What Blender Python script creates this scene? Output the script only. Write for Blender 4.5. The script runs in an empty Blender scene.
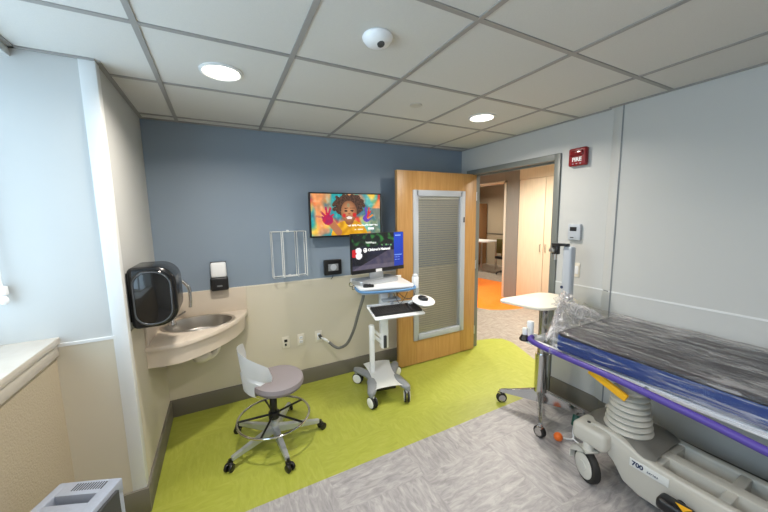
import bpy, bmesh, math, random
from mathutils import Vector, Matrix, noise
random.seed(7)
SC = bpy.context.scene
COL = SC.collection
PI = math.pi

# ------------------------------------------------------------------ helpers
def lin(c):
    c /= 255.0
    return c / 12.92 if c <= .04045 else ((c + .055) / 1.055) ** 2.4
def rgb(r, g, b): return (lin(r), lin(g), lin(b), 1)

def mat(name, col, rough=.5, metal=0., var=0., vscale=8., bump=0., bscale=60., emit=None, estr=0., coat=0., spec=.5, stretch=(1, 1, 1)):
    m = bpy.data.materials.new(name); m.use_nodes = True
    nt = m.node_tree; b = nt.nodes['Principled BSDF']
    b.inputs['Base Color'].default_value = col
    b.inputs['Roughness'].default_value = rough
    b.inputs['Metallic'].default_value = metal
    b.inputs['Specular IOR Level'].default_value = spec
    b.inputs['Coat Weight'].default_value = coat
    if emit:
        b.inputs['Emission Color'].default_value = emit
        b.inputs['Emission Strength'].default_value = estr
    tc = nt.nodes.new('ShaderNodeTexCoord'); mp = nt.nodes.new('ShaderNodeMapping')
    mp.inputs['Scale'].default_value = stretch
    nt.links.new(tc.outputs['Object'], mp.inputs['Vector'])
    if var > 0:
        n = nt.nodes.new('ShaderNodeTexNoise'); n.inputs['Scale'].default_value = vscale; n.inputs['Detail'].default_value = 6
        nt.links.new(mp.outputs[0], n.inputs['Vector'])
        r = nt.nodes.new('ShaderNodeValToRGB')
        r.color_ramp.elements[0].position = .3; r.color_ramp.elements[1].position = .7
        r.color_ramp.elements[0].color = [max(0, c * (1 - var)) for c in col[:3]] + [1]
        r.color_ramp.elements[1].color = [min(1, c * (1 + var)) for c in col[:3]] + [1]
        nt.links.new(n.outputs['Fac'], r.inputs['Fac']); nt.links.new(r.outputs['Color'], b.inputs['Base Color'])
    if bump > 0:
        n = nt.nodes.new('ShaderNodeTexNoise'); n.inputs['Scale'].default_value = bscale; n.inputs['Detail'].default_value = 4
        nt.links.new(mp.outputs[0], n.inputs['Vector'])
        bp = nt.nodes.new('ShaderNodeBump'); bp.inputs['Strength'].default_value = bump; bp.inputs['Distance'].default_value = .01
        nt.links.new(n.outputs['Fac'], bp.inputs['Height']); nt.links.new(bp.outputs[0], b.inputs['Normal'])
    return m

class MB:
    """collects solids; build() links them as one mesh object"""
    def __init__(self): self.bm = bmesh.new(); self.mi = 0
    def add(self, t, M=None):
        if M is not None: bmesh.ops.transform(t, matrix=M, verts=t.verts)
        for f in t.faces: f.material_index = self.mi
        me = bpy.data.meshes.new('tmp'); t.to_mesh(me); t.free()
        self.bm.from_mesh(me); bpy.data.meshes.remove(me); return self
    def m(self, i): self.mi = i; return self
    def box(self, x0, x1, y0, y1, z0, z1, bev=0., seg=2, M=None):
        t = bmesh.new(); bmesh.ops.create_cube(t, size=1)
        for v in t.verts:
            v.co = Vector(((x0 + x1) / 2 + v.co.x * (x1 - x0), (y0 + y1) / 2 + v.co.y * (y1 - y0), (z0 + z1) / 2 + v.co.z * (z1 - z0)))
        if bev > 0: bmesh.ops.bevel(t, geom=t.edges[:], offset=bev, segments=seg, affect='EDGES', profile=.5)
        return self.add(t, M)
    def cyl(self, p0, p1, r0, r1=None, n=20, bev=0.):
        p0, p1 = Vector(p0), Vector(p1); r1 = r0 if r1 is None else r1
        t = bmesh.new(); L = (p1 - p0).length
        bmesh.ops.create_cone(t, cap_ends=True, segments=n, radius1=r0, radius2=r1, depth=L)
        if bev > 0:
            bmesh.ops.bevel(t, geom=[e for e in t.edges if e.calc_face_angle(0) > 1.2], offset=bev, segments=2, affect='EDGES', profile=.5)
        q = (p1 - p0).to_track_quat('Z', 'Y').to_matrix().to_4x4()
        return self.add(t, Matrix.Translation((p0 + p1) / 2) @ q)
    def tube(self, pts, r, n=10, closed=False, sub=1):
        P = [Vector(p) for p in pts]
        if sub > 1:
            Q = []; N = len(P)
            for i in range(N if closed else N - 1):
                g = (lambda k: P[k % N]) if closed else (lambda k: P[min(max(k, 0), N - 1)])
                a, b, c, d = g(i - 1), g(i), g(i + 1), g(i + 2)
                for k in range(sub):
                    s = k / sub
                    Q.append(.5 * ((2 * b) + (c - a) * s + (2 * a - 5 * b + 4 * c - d) * s * s + (3 * b - a - 3 * c + d) * s ** 3))
            if not closed: Q.append(P[-1])
            P = Q
        t = bmesh.new(); rings = []; up = None; N = len(P)
        for i, p in enumerate(P):
            if closed: d = (P[(i + 1) % N] - P[i - 1]).normalized()
            else: d = (P[min(i + 1, N - 1)] - P[max(i - 1, 0)]).normalized()
            if up is None: up = d.orthogonal().normalized()
            up = (up - d * up.dot(d)).normalized(); w = d.cross(up)
            rr = r[i] if isinstance(r, (list, tuple)) else r
            rings.append([t.verts.new(p + (up * math.cos(2 * PI * k / n) + w * math.sin(2 * PI * k / n)) * rr) for k in range(n)])
        for i in range(N if closed else N - 1):
            A, B = rings[i], rings[(i + 1) % N]
            off = 0
            if closed and i == N - 1:
                off = min(range(n), key=lambda k: (A[0].co - B[k].co).length)
            for k in range(n): t.faces.new((A[k], A[(k + 1) % n], B[(k + 1 + off) % n], B[(k + off) % n]))
        if not closed: t.faces.new(rings[0][::-1]); t.faces.new(rings[-1])
        return self.add(t)
    def lathe(self, prof, c=(0, 0, 0), n=36, M=None, sx=1., sy=1.):
        t = bmesh.new(); rings = []
        for r, z in prof:
            if r < 1e-6: rings.append([t.verts.new((0, 0, z))])
            else: rings.append([t.verts.new((r * math.cos(2 * PI * k / n) * sx, r * math.sin(2 * PI * k / n) * sy, z)) for k in range(n)])
        for A, B in zip(rings, rings[1:]):
            for k in range(n):
                k2 = (k + 1) % n
                if len(A) == 1 and len(B) == 1: continue
                if len(A) == 1: t.faces.new((A[0], B[k2], B[k])[::-1])
                elif len(B) == 1: t.faces.new((A[k], A[k2], B[0]))
                else: t.faces.new((A[k], A[k2], B[k2], B[k]))
        bmesh.ops.recalc_face_normals(t, faces=t.faces[:])
        return self.add(t, Matrix.Translation(c) @ (M or Matrix()))
    def prism(self, poly, z0, z1, bev=0., seg=2, M=None):
        t = bmesh.new()
        lo = [t.verts.new((x, y, z0)) for x, y in poly]; hi = [t.verts.new((x, y, z1)) for x, y in poly]
        t.faces.new(lo[::-1]); t.faces.new(hi); n = len(poly)
        for i in range(n): t.faces.new((lo[i], lo[(i + 1) % n], hi[(i + 1) % n], hi[i]))
        bmesh.ops.recalc_face_normals(t, faces=t.faces[:])
        if bev > 0: bmesh.ops.bevel(t, geom=[e for e in t.edges if e.calc_face_angle(0) > .6], offset=bev, segments=seg, affect='EDGES', profile=.5)
        return self.add(t, M)
    def grid(self, fn, nu, nv, thick=0., M=None):
        t = bmesh.new()
        V = [[t.verts.new(fn(i / (nu - 1), j / (nv - 1))) for j in range(nv)] for i in range(nu)]
        for i in range(nu - 1):
            for j in range(nv - 1): t.faces.new((V[i][j], V[i + 1][j], V[i + 1][j + 1], V[i][j + 1]))
        if thick: bmesh.ops.solidify(t, geom=t.faces[:], thickness=thick)
        return self.add(t, M)
    def sph(self, c, r, s=(1, 1, 1), n=20):
        t = bmesh.new(); bmesh.ops.create_uvsphere(t, u_segments=n, v_segments=n // 2, radius=r)
        return self.add(t, Matrix.Translation(c) @ Matrix.Diagonal((*s, 1)))
    def build(self, name, mats, parent=None, ang=35, label=None, loc=None):
        me = bpy.data.meshes.new(name); self.bm.to_mesh(me); self.bm.free()
        for mm in (mats if isinstance(mats, (list, tuple)) else [mats]): me.materials.append(mm)
        for p in me.polygons: p.use_smooth = True
        me.set_sharp_from_angle(angle=math.radians(ang))
        o = bpy.data.objects.new(name, me); COL.objects.link(o)
        if parent is not None: o.parent = parent
        if loc is not None: o.location = loc
        if label: o['label'] = label
        return o

def tag(o, label, cat, group=None, kind=None):
    o['label'] = label; o['category'] = cat
    if group: o['group'] = group
    if kind: o['kind'] = kind
    return o
def thing(name, label, cat, loc=(0, 0, 0), rz=0., group=None):
    o = bpy.data.objects.new(name, None); COL.objects.link(o); o.empty_display_size = .05
    o.location = loc; o.rotation_euler = (0, 0, rz)
    return tag(o, label, cat, group)
def struct(name, mb, mats, parent=None, label=None):
    o = mb.build(name, mats, parent, label=label)
    if parent is None: o['kind'] = 'structure'
    return o
def dup(root, loc, rz=None, label=None):
    r = root.copy(); COL.objects.link(r); r.location = loc
    if rz is not None: r.rotation_euler = (0, 0, rz)
    if label: r['label'] = label
    for ch in list(root.children):
        c = ch.copy(); COL.objects.link(c); c.parent = r
        for g in ch.children:
            d = g.copy(); COL.objects.link(d); d.parent = c
    return r
def text_mesh(txt, size, depth=.0006, bold=0., shear=0.):
    cu = bpy.data.curves.new('t', 'FONT'); cu.body = txt; cu.size = size; cu.extrude = depth; cu.offset = bold; cu.shear = shear
    cu.align_x = 'CENTER'; cu.align_y = 'CENTER'; cu.resolution_u = 3
    o = bpy.data.objects.new('t', cu); COL.objects.link(o)
    dg = bpy.context.evaluated_depsgraph_get(); dg.update()
    me = bpy.data.meshes.new_from_object(o.evaluated_get(dg))
    bpy.data.objects.remove(o); bpy.data.curves.remove(cu)
    t = bmesh.new(); t.from_mesh(me); bpy.data.meshes.remove(me); return t

# ------------------------------------------------------------------ materials
M_ = {}
M_['white_wall'] = mat('white_wall', rgb(192, 193, 191), .55, bump=.03, bscale=300)
M_['beige_wall'] = mat('beige_wall', rgb(208, 201, 184), .5, bump=.03, bscale=300)
M_['tan_wall'] = mat('tan_wall', rgb(180, 168, 146), .6, bump=.45, bscale=110)
M_['blue_wall'] = mat('blue_wall', rgb(132, 147, 163), .55, bump=.03, bscale=300)
M_['ceiling_tile'] = mat('ceiling_tile', rgb(206, 205, 201), .9, bump=.12, bscale=260, var=.03, vscale=300)
M_['ceiling_bar'] = mat('ceiling_bar', rgb(150, 148, 145), .5)  # grid grey has the shadow of the tile reveals painted in
M_['base'] = mat('vinyl_base', rgb(112, 108, 98), .5)
M_['trim_white'] = mat('trim_white', rgb(222, 224, 224), .4)
M_['frame_grey'] = mat('frame_grey', rgb(112, 116, 112), .4)
M_['white_plastic'] = mat('white_plastic', rgb(236, 238, 240), .35)
M_['cream_plastic'] = mat('cream_plastic', rgb(226, 220, 205), .4)
M_['warm_grey'] = mat('warm_grey', rgb(188, 186, 178), .4)
M_['mid_grey'] = mat('mid_grey', rgb(128, 132, 136), .45)
M_['light_grey'] = mat('light_grey', rgb(176, 182, 190), .45)
M_['dark_grey'] = mat('dark_grey', rgb(60, 62, 64), .5)
M_['black'] = mat('black_plastic', rgb(22, 22, 24), .35)
M_['gloss_black'] = mat('gloss_black', rgb(10, 12, 14), .08, coat=.6)
M_['chrome'] = mat('chrome', rgb(200, 200, 200), .14, 1.)
M_['brushed'] = mat('brushed_metal', rgb(196, 192, 186), .3, 1., bump=.03, bscale=200)
M_['silver'] = mat('silver_paint', rgb(190, 194, 198), .3, .6)
M_['rubber'] = mat('rubber', rgb(30, 30, 30), .6)
M_['seat_grey'] = mat('seat_fabric', rgb(140, 133, 136), .85, bump=.15, bscale=400)
M_['blue_handle'] = mat('blue_handle', rgb(92, 140, 186), .4)
M_['counter'] = mat('solid_surface', rgb(206, 194, 178), .35, var=.03, vscale=400)
M_['navy'] = mat('navy_vinyl', rgb(8, 52, 122), .35, bump=.05, bscale=30)
M_['charcoal'] = mat('charcoal_vinyl', rgb(58, 54, 58), .5)
M_['dark_pipe'] = mat('dark_piping', rgb(34, 30, 34), .5)
M_['purple'] = mat('purple_rail', rgb(74, 58, 144), .45)
M_['yellow'] = mat('yellow_lever', rgb(240, 180, 20), .4)
M_['orange'] = mat('orange_ball', rgb(236, 112, 36), .5)
M_['green_dark'] = mat('green_clip', rgb(10, 70, 60), .4)
M_['red'] = mat('red_plastic', rgb(132, 14, 22), .35)
M_['white_ink'] = mat('white_ink', rgb(235, 235, 235), .5)
M_['navy_ink'] = mat('navy_ink', rgb(20, 40, 80), .5)
M_['hose'] = mat('grey_hose', rgb(112, 112, 108), .5)
M_['cabinet'] = mat('maple_laminate', rgb(222, 206, 180), .45, var=.05, vscale=5, stretch=(6, 6, .6))
M_['grey_lam'] = mat('grey_laminate', rgb(132, 128, 122), .5, var=.05, vscale=6, stretch=(8, 8, .5))
M_['desk_wood'] = mat('desk_wood', rgb(150, 105, 60), .45)
M_['white_sill'] = mat('sill_stone', rgb(200, 194, 184), .25, var=.04, vscale=12)
M_['olive_fabric'] = mat('olive_fabric', rgb(90, 88, 40), .8)
M_['lamp'] = mat('lamp_lens', rgb(255, 250, 240), .5, emit=(1, .9, .76, 1), estr=9)
M_['key'] = mat('key_caps', rgb(38, 36, 36), .5)

def wood(name, c1, c2):
    m = bpy.data.materials.new(name); m.use_nodes = True; nt = m.node_tree; b = nt.nodes['Principled BSDF']
    tc = nt.nodes.new('ShaderNodeTexCoord'); mp = nt.nodes.new('ShaderNodeMapping'); mp.inputs['Scale'].default_value = (14, 14, .8)
    n = nt.nodes.new('ShaderNodeTexNoise'); n.inputs['Scale'].default_value = 3.5; n.inputs['Detail'].default_value = 8; n.inputs['Distortion'].default_value = .6
    r = nt.nodes.new('ShaderNodeValToRGB'); r.color_ramp.elements[0].color = c1; r.color_ramp.elements[1].color = c2
    r.color_ramp.elements[0].position = .3; r.color_ramp.elements[1].position = .72
    nt.links.new(tc.outputs['Object'], mp.inputs[0]); nt.links.new(mp.outputs[0], n.inputs['Vector'])
    nt.links.new(n.outputs['Fac'], r.inputs[0]); nt.links.new(r.outputs[0], b.inputs['Base Color'])
    b.inputs['Roughness'].default_value = .38
    return m
M_['oak'] = wood('oak_veneer', rgb(176, 130, 74), rgb(194, 150, 92))

def lino(name, ca, cb, cc, tile, rough, contrast=1.):
    """streaked sheet flooring laid in blocks of alternating direction"""
    m = bpy.data.materials.new(name); m.use_nodes = True; nt = m.node_tree; b = nt.nodes['Principled BSDF']; L = nt.links.new
    tc = nt.nodes.new('ShaderNodeTexCoord')
    def streak(sc):
        mp = nt.nodes.new('ShaderNodeMapping'); mp.inputs['Scale'].default_value = sc
        L(tc.outputs['Object'], mp.inputs[0])
        n = nt.nodes.new('ShaderNodeTexNoise'); n.inputs['Scale'].default_value = 1; n.inputs['Detail'].default_value = 7; n.inputs['Roughness'].default_value = .62; n.inputs['Distortion'].default_value = .9
        L(mp.outputs[0], n.inputs['Vector']); return n
    a, c = streak((9, 34, 1)), streak((34, 9, 1))
    ch = nt.nodes.new('ShaderNodeTexChecker'); ch.inputs['Scale'].default_value = 1 / tile
    ch.inputs['Color1'].default_value = (1, 1, 1, 1); ch.inputs['Color2'].default_value = (0, 0, 0, 1)
    mp = nt.nodes.new('ShaderNodeMapping'); mp.inputs['Location'].default_value = (.05, .13, .25)
    L(tc.outputs['Object'], mp.inputs[0]); L(mp.outputs[0], ch.inputs['Vector'])
    mx = nt.nodes.new('ShaderNodeMix'); L(ch.outputs['Fac'], mx.inputs[0]); L(a.outputs['Fac'], mx.inputs[2]); L(c.outputs['Fac'], mx.inputs[3])
    r = nt.nodes.new('ShaderNodeValToRGB'); e = r.color_ramp.elements
    e[0].position = .5 - .17 / contrast; e[0].color = ca; e[1].position = .5 + .19 / contrast; e[1].color = cc
    k = e.new(.5); k.color = cb
    L(mx.outputs[0], r.inputs[0]); L(r.outputs[0], b.inputs['Base Color'])
    b.inputs['Roughness'].default_value = rough
    bp = nt.nodes.new('ShaderNodeBump'); bp.inputs['Strength'].default_value = .06; bp.inputs['Distance'].default_value = .004
    L(mx.outputs[0], bp.inputs['Height']); L(bp.outputs[0], b.inputs['Normal'])
    return m
M_['floor_grey'] = lino('grey_linoleum', rgb(132, 130, 131), rgb(156, 153, 154), rgb(184, 181, 180), .55, .42, .8)
M_['floor_green'] = lino('green_linoleum', rgb(148, 154, 58), rgb(157, 163, 64), rgb(168, 172, 80), .55, .4, .8)
M_['floor_orange'] = lino('orange_linoleum', rgb(226, 116, 22), rgb(234, 124, 28), rgb(240, 138, 44), .55, .4)
M_['floor_hall'] = lino('hall_linoleum', rgb(128, 120, 112), rgb(150, 142, 132), rgb(172, 164, 154), .55, .4)

def glass(name, tint=(1, 1, 1, 1), refl=1.):
    m = bpy.data.materials.new(name); m.use_nodes = True; nt = m.node_tree; nt.nodes.clear()
    o = nt.nodes.new('ShaderNodeOutputMaterial'); t = nt.nodes.new('ShaderNodeBsdfTransparent'); g = nt.nodes.new('ShaderNodeBsdfGlossy')
    t.inputs[0].default_value = tint; g.inputs['Roughness'].default_value = .02
    lw = nt.nodes.new('ShaderNodeLayerWeight'); lw.inputs[0].default_value = .5
    pw = nt.nodes.new('ShaderNodeMath'); pw.operation = 'POWER'; pw.inputs[1].default_value = 5; nt.links.new(lw.outputs['Facing'], pw.inputs[0])
    f = nt.nodes.new('ShaderNodeMath'); f.operation = 'MULTIPLY_ADD'; f.inputs[1].default_value = .7; f.inputs[2].default_value = .04; nt.links.new(pw.outputs[0], f.inputs[0])
    mx = nt.nodes.new('ShaderNodeMixShader'); nt.links.new(f.outputs[0], mx.inputs[0]); nt.links.new(t.outputs[0], mx.inputs[1]); nt.links.new(g.outputs[0], mx.inputs[2])
    nt.links.new(mx.outputs[0], o.inputs[0]); return m
M_['glass'] = glass('window_glass')

def plastic_film(name, haze, bump_sc, stretch):
    m = bpy.data.materials.new(name); m.use_nodes = True; nt = m.node_tree; nt.nodes.clear(); L = nt.links.new
    o = nt.nodes.new('ShaderNodeOutputMaterial'); t = nt.nodes.new('ShaderNodeBsdfTransparent'); t.inputs[0].default_value = (.96, .96, .97, 1)
    g = nt.nodes.new('ShaderNodeBsdfGlossy'); g.inputs['Roughness'].default_value = .09
    d = nt.nodes.new('ShaderNodeBsdfTranslucent'); d.inputs[0].default_value = (.85, .84, .84, 1)
    d2 = nt.nodes.new('ShaderNodeBsdfDiffuse'); d2.inputs[0].default_value = (.88, .87, .88, 1)
    tc = nt.nodes.new('ShaderNodeTexCoord'); mp = nt.nodes.new('ShaderNodeMapping'); mp.inputs['Scale'].default_value = stretch
    L(tc.outputs['Object'], mp.inputs[0])
    n = nt.nodes.new('ShaderNodeTexNoise'); n.inputs['Scale'].default_value = bump_sc; n.inputs['Detail'].default_value = 5; n.inputs['Distortion'].default_value = 1.2
    L(mp.outputs[0], n.inputs['Vector'])
    bp = nt.nodes.new('ShaderNodeBump'); bp.inputs['Strength'].default_value = 1.; bp.inputs['Distance'].default_value = .03
    L(n.outputs['Fac'], bp.inputs['Height'])
    for q in (g, d2): L(bp.outputs[0], q.inputs['Normal'])
    lw = nt.nodes.new('ShaderNodeLayerWeight'); lw.inputs[0].default_value = .35; L(bp.outputs[0], lw.inputs['Normal'])
    pw = nt.nodes.new('ShaderNodeMath'); pw.operation = 'POWER'; pw.inputs[1].default_value = 3.; L(lw.outputs['Facing'], pw.inputs[0])
    fr = nt.nodes.new('ShaderNodeMath'); fr.operation = 'MULTIPLY_ADD'; fr.inputs[1].default_value = 1.3; fr.inputs[2].default_value = .03; L(pw.outputs[0], fr.inputs[0])
    dm = nt.nodes.new('ShaderNodeMixShader'); dm.inputs[0].default_value = .6; L(d.outputs[0], dm.inputs[1]); L(d2.outputs[0], dm.inputs[2])
    n2 = nt.nodes.new('ShaderNodeTexNoise'); n2.inputs['Scale'].default_value = bump_sc * 1.3; n2.inputs['Detail'].default_value = 4; n2.inputs['Distortion'].default_value = 2.2
    L(mp.outputs[0], n2.inputs['Vector'])
    rp = nt.nodes.new('ShaderNodeValToRGB'); rp.color_ramp.elements[0].position = .52; rp.color_ramp.elements[1].position = .64
    rp.color_ramp.elements[0].color = (.017 + .4 * max(0, haze - .5),) * 3 + (1,); rp.color_ramp.elements[1].color = (min(1, haze * 2.4),) * 3 + (1,)
    n3 = nt.nodes.new('ShaderNodeTexNoise'); n3.inputs['Scale'].default_value = 2.2; n3.inputs['Detail'].default_value = 2
    L(tc.outputs['Object'], n3.inputs['Vector'])
    ma = nt.nodes.new('ShaderNodeMath'); ma.operation = 'MULTIPLY_ADD'; ma.inputs[1].default_value = .55; L(n3.outputs['Fac'], ma.inputs[0])
    mb_ = nt.nodes.new('ShaderNodeMath'); mb_.operation = 'SUBTRACT'; mb_.inputs[1].default_value = .275; L(n2.outputs['Fac'], ma.inputs[2]); L(ma.outputs[0], mb_.inputs[0])
    L(mb_.outputs[0], rp.inputs[0])
    a = nt.nodes.new('ShaderNodeMixShader'); L(rp.outputs[0], a.inputs[0]); L(t.outputs[0], a.inputs[1]); L(dm.outputs[0], a.inputs[2])
    b = nt.nodes.new('ShaderNodeMixShader'); L(fr.outputs[0], b.inputs[0]); L(a.outputs[0], b.inputs[1]); L(g.outputs[0], b.inputs[2])
    L(b.outputs[0], o.inputs[0]); return m
M_['film'] = plastic_film('clear_plastic_film', .15, 4.0, (4, .36, 4))
M_['film_knot'] = plastic_film('bunched_plastic_film', 1., 7., (1, 1, 1))

def screen_mat(name, strength):
    m = bpy.data.materials.new(name); m.use_nodes = True; nt = m.node_tree; b = nt.nodes['Principled BSDF']
    a = nt.nodes.new('ShaderNodeVertexColor'); a.layer_name = 'picture'
    b.inputs['Base Color'].default_value = (.01, .01, .01, 1); b.inputs['Roughness'].default_value = .25
    nt.links.new(a.outputs[0], b.inputs['Emission Color']); b.inputs['Emission Strength'].default_value = strength
    return m
M_['tv_screen'] = screen_mat('tv_screen', .95)
M_['monitor_screen'] = screen_mat('monitor_screen', .9)

def picture(name, w, h, nx, ny, fn, m, parent, loc):
    """a lit screen: grid of cells in the XZ plane facing -Y, coloured by fn(u, v)"""
    bm = bmesh.new(); lay = bm.loops.layers.float_color.new('picture')
    V = [[bm.verts.new((-w / 2 + w * i / nx, 0, h / 2 - h * j / ny)) for i in range(nx + 1)] for j in range(ny + 1)]
    for j in range(ny):
        for i in range(nx):
            f = bm.faces.new((V[j][i], V[j + 1][i], V[j + 1][i + 1], V[j][i + 1]))
            c = fn((i + .5) / nx, (j + .5) / ny)
            for l in f.loops: l[lay] = rgb(*c)
    me = bpy.data.meshes.new(name); bm.to_mesh(me); bm.free(); me.materials.append(m)
    o = bpy.data.objects.new(name, me); COL.objects.link(o); o.parent = parent; o.location = loc
    return o

# ------------------------------------------------------------------ dimensions (metres; camera stands over the origin)
H = 2.432
XP, YP = -.483, 2.073        # pier corner
XR, YB = 2.66, 3.037         # wall with the doorway, back wall
XE = -.77                    # window wall face
YF = -1.6                    # wall behind the camera
WZ = 1.055                   # wainscot height
DY0, DY1, DZ = 1.815, 2.87, 2.125   # doorway clear opening in the wall at XR
HX = 5.0                     # far side of the corridor

# ------------------------------------------------------------------ shell
def floor_obj():
    mb = MB()
    def poly(pts, mi):
        t = bmesh.new(); vs = [t.verts.new((x, y, 0)) for x, y in pts]; f = t.faces.new(vs)
        if f.normal.z < 0: f.normal_flip()
        f.normal_update()
        if f.normal.z < 0: bmesh.ops.reverse_faces(t, faces=[f])
        mb.m(mi).add(t)
    GY = 1.795
    poly([(-1.1, YF), (XR, YF), (XR, GY), (-1.1, GY)], 0)
    poly([(-1.1, GY), (XR, GY), (XR, YB + .1), (-1.1, YB + .1)], 1)
    # the green sheet runs out through the doorway and ends in a curve
    curve = [(XR, GY), (2.78, 1.83), (2.95, 1.98), (3.08, 2.22), (3.2, 2.5), (3.28, 2.72), (3.27, 2.88), (3.12, 2.96), (2.95, 3.0), (2.8, 3.02), (XR, 3.03)]
    poly(curve, 1)
    orange = [(8.2, 9.5), (4.35, 9.5), (3.95, 6), (3.95, 4.6), (4.02, 4.12), (4.12, 3.92), (4.3, 3.79), (4.6, 3.7), (HX + .1, 3.66), (6.0, 4.2), (6.4, 5.0), (6.2, 5.6), (6.05, 6.6), (6.4, 9.5)]
    orange = [(4.35, 7.9), (3.95, 6), (3.95, 4.6), (4.02, 4.12), (4.12, 3.92), (4.3, 3.79), (4.6, 3.7), (HX + .1, 3.66), (5.7, 4.0), (6.05, 4.6), (6.12, 5.4), (6.0, 6.4), (5.9, 7.9)]
    poly(orange, 3)
    # hall floor: outer rectangle around those inlays
    poly([(XR, YF), (8.3, YF), (8.3, 3.66), (HX + .1, 3.66), (4.6, 3.7), (4.3, 3.79), (4.12, 3.92), (4.02, 4.12), (3.95, 4.6), (3.27, 2.88), (3.28, 2.72), (3.2, 2.5), (3.08, 2.22), (2.95, 1.98), (2.78, 1.83), (XR, GY)], 2)
    poly([(XR, 3.03), (2.8, 3.02), (2.95, 3.0), (3.12, 2.96), (3.27, 2.88), (3.95, 4.6), (3.95, 6), (4.35, 7.9), (4.35, 9.6), (XR, 9.6)], 2)
    poly([(HX + .1, 3.66), (8.3, 3.66), (8.3, 9.6), (4.35, 9.6), (4.35, 7.9), (5.9, 7.9), (6.0, 6.4), (6.12, 5.4), (6.05, 4.6), (5.7, 4.0)], 2)
    return struct('floor', mb, [M_['floor_grey'], M_['floor_green'], M_['floor_hall'], M_['floor_orange']], label='streaked sheet floor in grey, lime green and orange areas')
floor_obj()
# back wall: blue above, beige wainscot below
mb = MB(); mb.m(0).box(XP - .3, XR + .12, YB, YB + .1, WZ, H + .05).m(1).box(XP - .3, XR + .12, YB - .004, YB + .1, 0, WZ - .006).m(2).box(XP, XR, YB - .007, YB + .01, WZ - .006, WZ + .006)
struct('wall_back', mb, [M_['blue_wall'], M_['beige_wall'], M_['cream_plastic']], label='back wall painted slate blue over a beige wainscot')
# pier carrying the towel dispenser
mb = MB(); mb.m(0).box(-1.3, XP, YP, YB + .1, WZ, H + .05).m(1).box(-1.3, XP + .002, YP - .002, YB + .1, 0, WZ - .006).m(2).box(-1.1, XP - .05, YP - .008, YP + .01, WZ - .01, WZ + .006)
mb.m(2).box(XP - .06, XP + .005, YP - .006, YP + .05, 0, H, .003)
struct('wall_left', mb, [M_['white_wall'], M_['beige_wall'], M_['trim_white']], label='boxed-out wall beside the window with a pale corner guard')
# window wall: below the sill, header, and a stretch behind the camera
mb = MB(); mb.m(0).box(XE - .35, XE, YF, YP, 0, 1.0).m(1).box(XE - .35, XE, YF, YP, 2.39, H + .05).box(XE - .35, XE, YF, -.75, 1.0, 2.39)
struct('wall_window', mb, [M_['tan_wall'], M_['white_wall']], label='textured tan wall under the window')
mb = MB(); mb.box(-1.06, -.748, -.75, YP, 1.06, 1.095, .004).box(XE - .01, -.757, -.75, YP - .002, 1.0, 1.06, .002)
struct('trim_1', mb, M_['white_sill'], label='white stone window sill with apron')
# window: frame, mullions and glass, looking out on the sky
w = bpy.data.objects.new('window_1', None); COL.objects.link(w); w['kind'] = 'structure'; w['label'] = 'tall window with white frame above the stone sill'
mb = MB(); x0, x1 = -1.08, -1.02
for y in (-.75, .2, 1.12, YP - .045): mb.box(x0, x1, y, y + .045, 1.06, 2.39)
mb.box(x0, x1, -.75, YP, 1.06, 1.12).box(x0, x1, -.75, YP, 2.34, 2.39)
mb.build('window_frame', M_['trim_white'], w)
MB().box(-1.054, -1.048, -.73, YP - .02, 1.1, 2.36).build('window_pane', M_['glass'], w)
# wall with the doorway, and the headwall cladding that stands proud of it
mb = MB()
def rw(y0, y1, z0, z1):
    if z0 < WZ: mb.m(1).box(XR - .003, XR + .12, y0, y1, z0, min(z1, WZ - .005)); mb.m(2).box(XR - .006, XR + .1, y0, y1, WZ - .005, WZ + .004) if z1 > WZ else None
    if z1 > WZ: mb.m(0).box(XR, XR + .12, y0, y1, max(z0, WZ), z1)
rw(YF, DY0 - .01, 0, H + .05); rw(DY1 + .01, YB + .1, 0, H + .05); rw(DY0 - .01, DY1 + .01, DZ + .01, H + .05)
struct('wall_right', mb, [M_['white_wall'], M_['white_wall'], M_['trim_white']], label='white wall with the doorway')
mb = MB()
t = [(XR - .002, 1.37), (XR - .012, 1.355), (XR - .03, 1.308), (XR - .032, 1.296), (XR - .032, YF), (XR - .002, YF)]
mb.m(0).prism(t, WZ + .004, H - .002).m(0).prism(t, .15, WZ - .004)
mb.m(1).prism([(x + .004, y) for x, y in t], WZ - .004, WZ + .004)
mb.m(1).box(XR - .0365, XR - .02, 1.288, 1.296, .15, H - .002)
mb.m(2).prism([(x - .002, y) for x, y in t[2:]] + [(XR - .031, 1.3)], WZ - .004, WZ + .008)
struct('wall_headwall', mb, [M_['white_wall'], M_['mid_grey'], M_['trim_white']], label='smooth white headwall cladding behind the stretcher')
mb = MB(); mb.box(-1.1, XR + .12, YF - .1, YF, 0, H + .05)
struct('wall_front', mb, M_['white_wall'])
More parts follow.
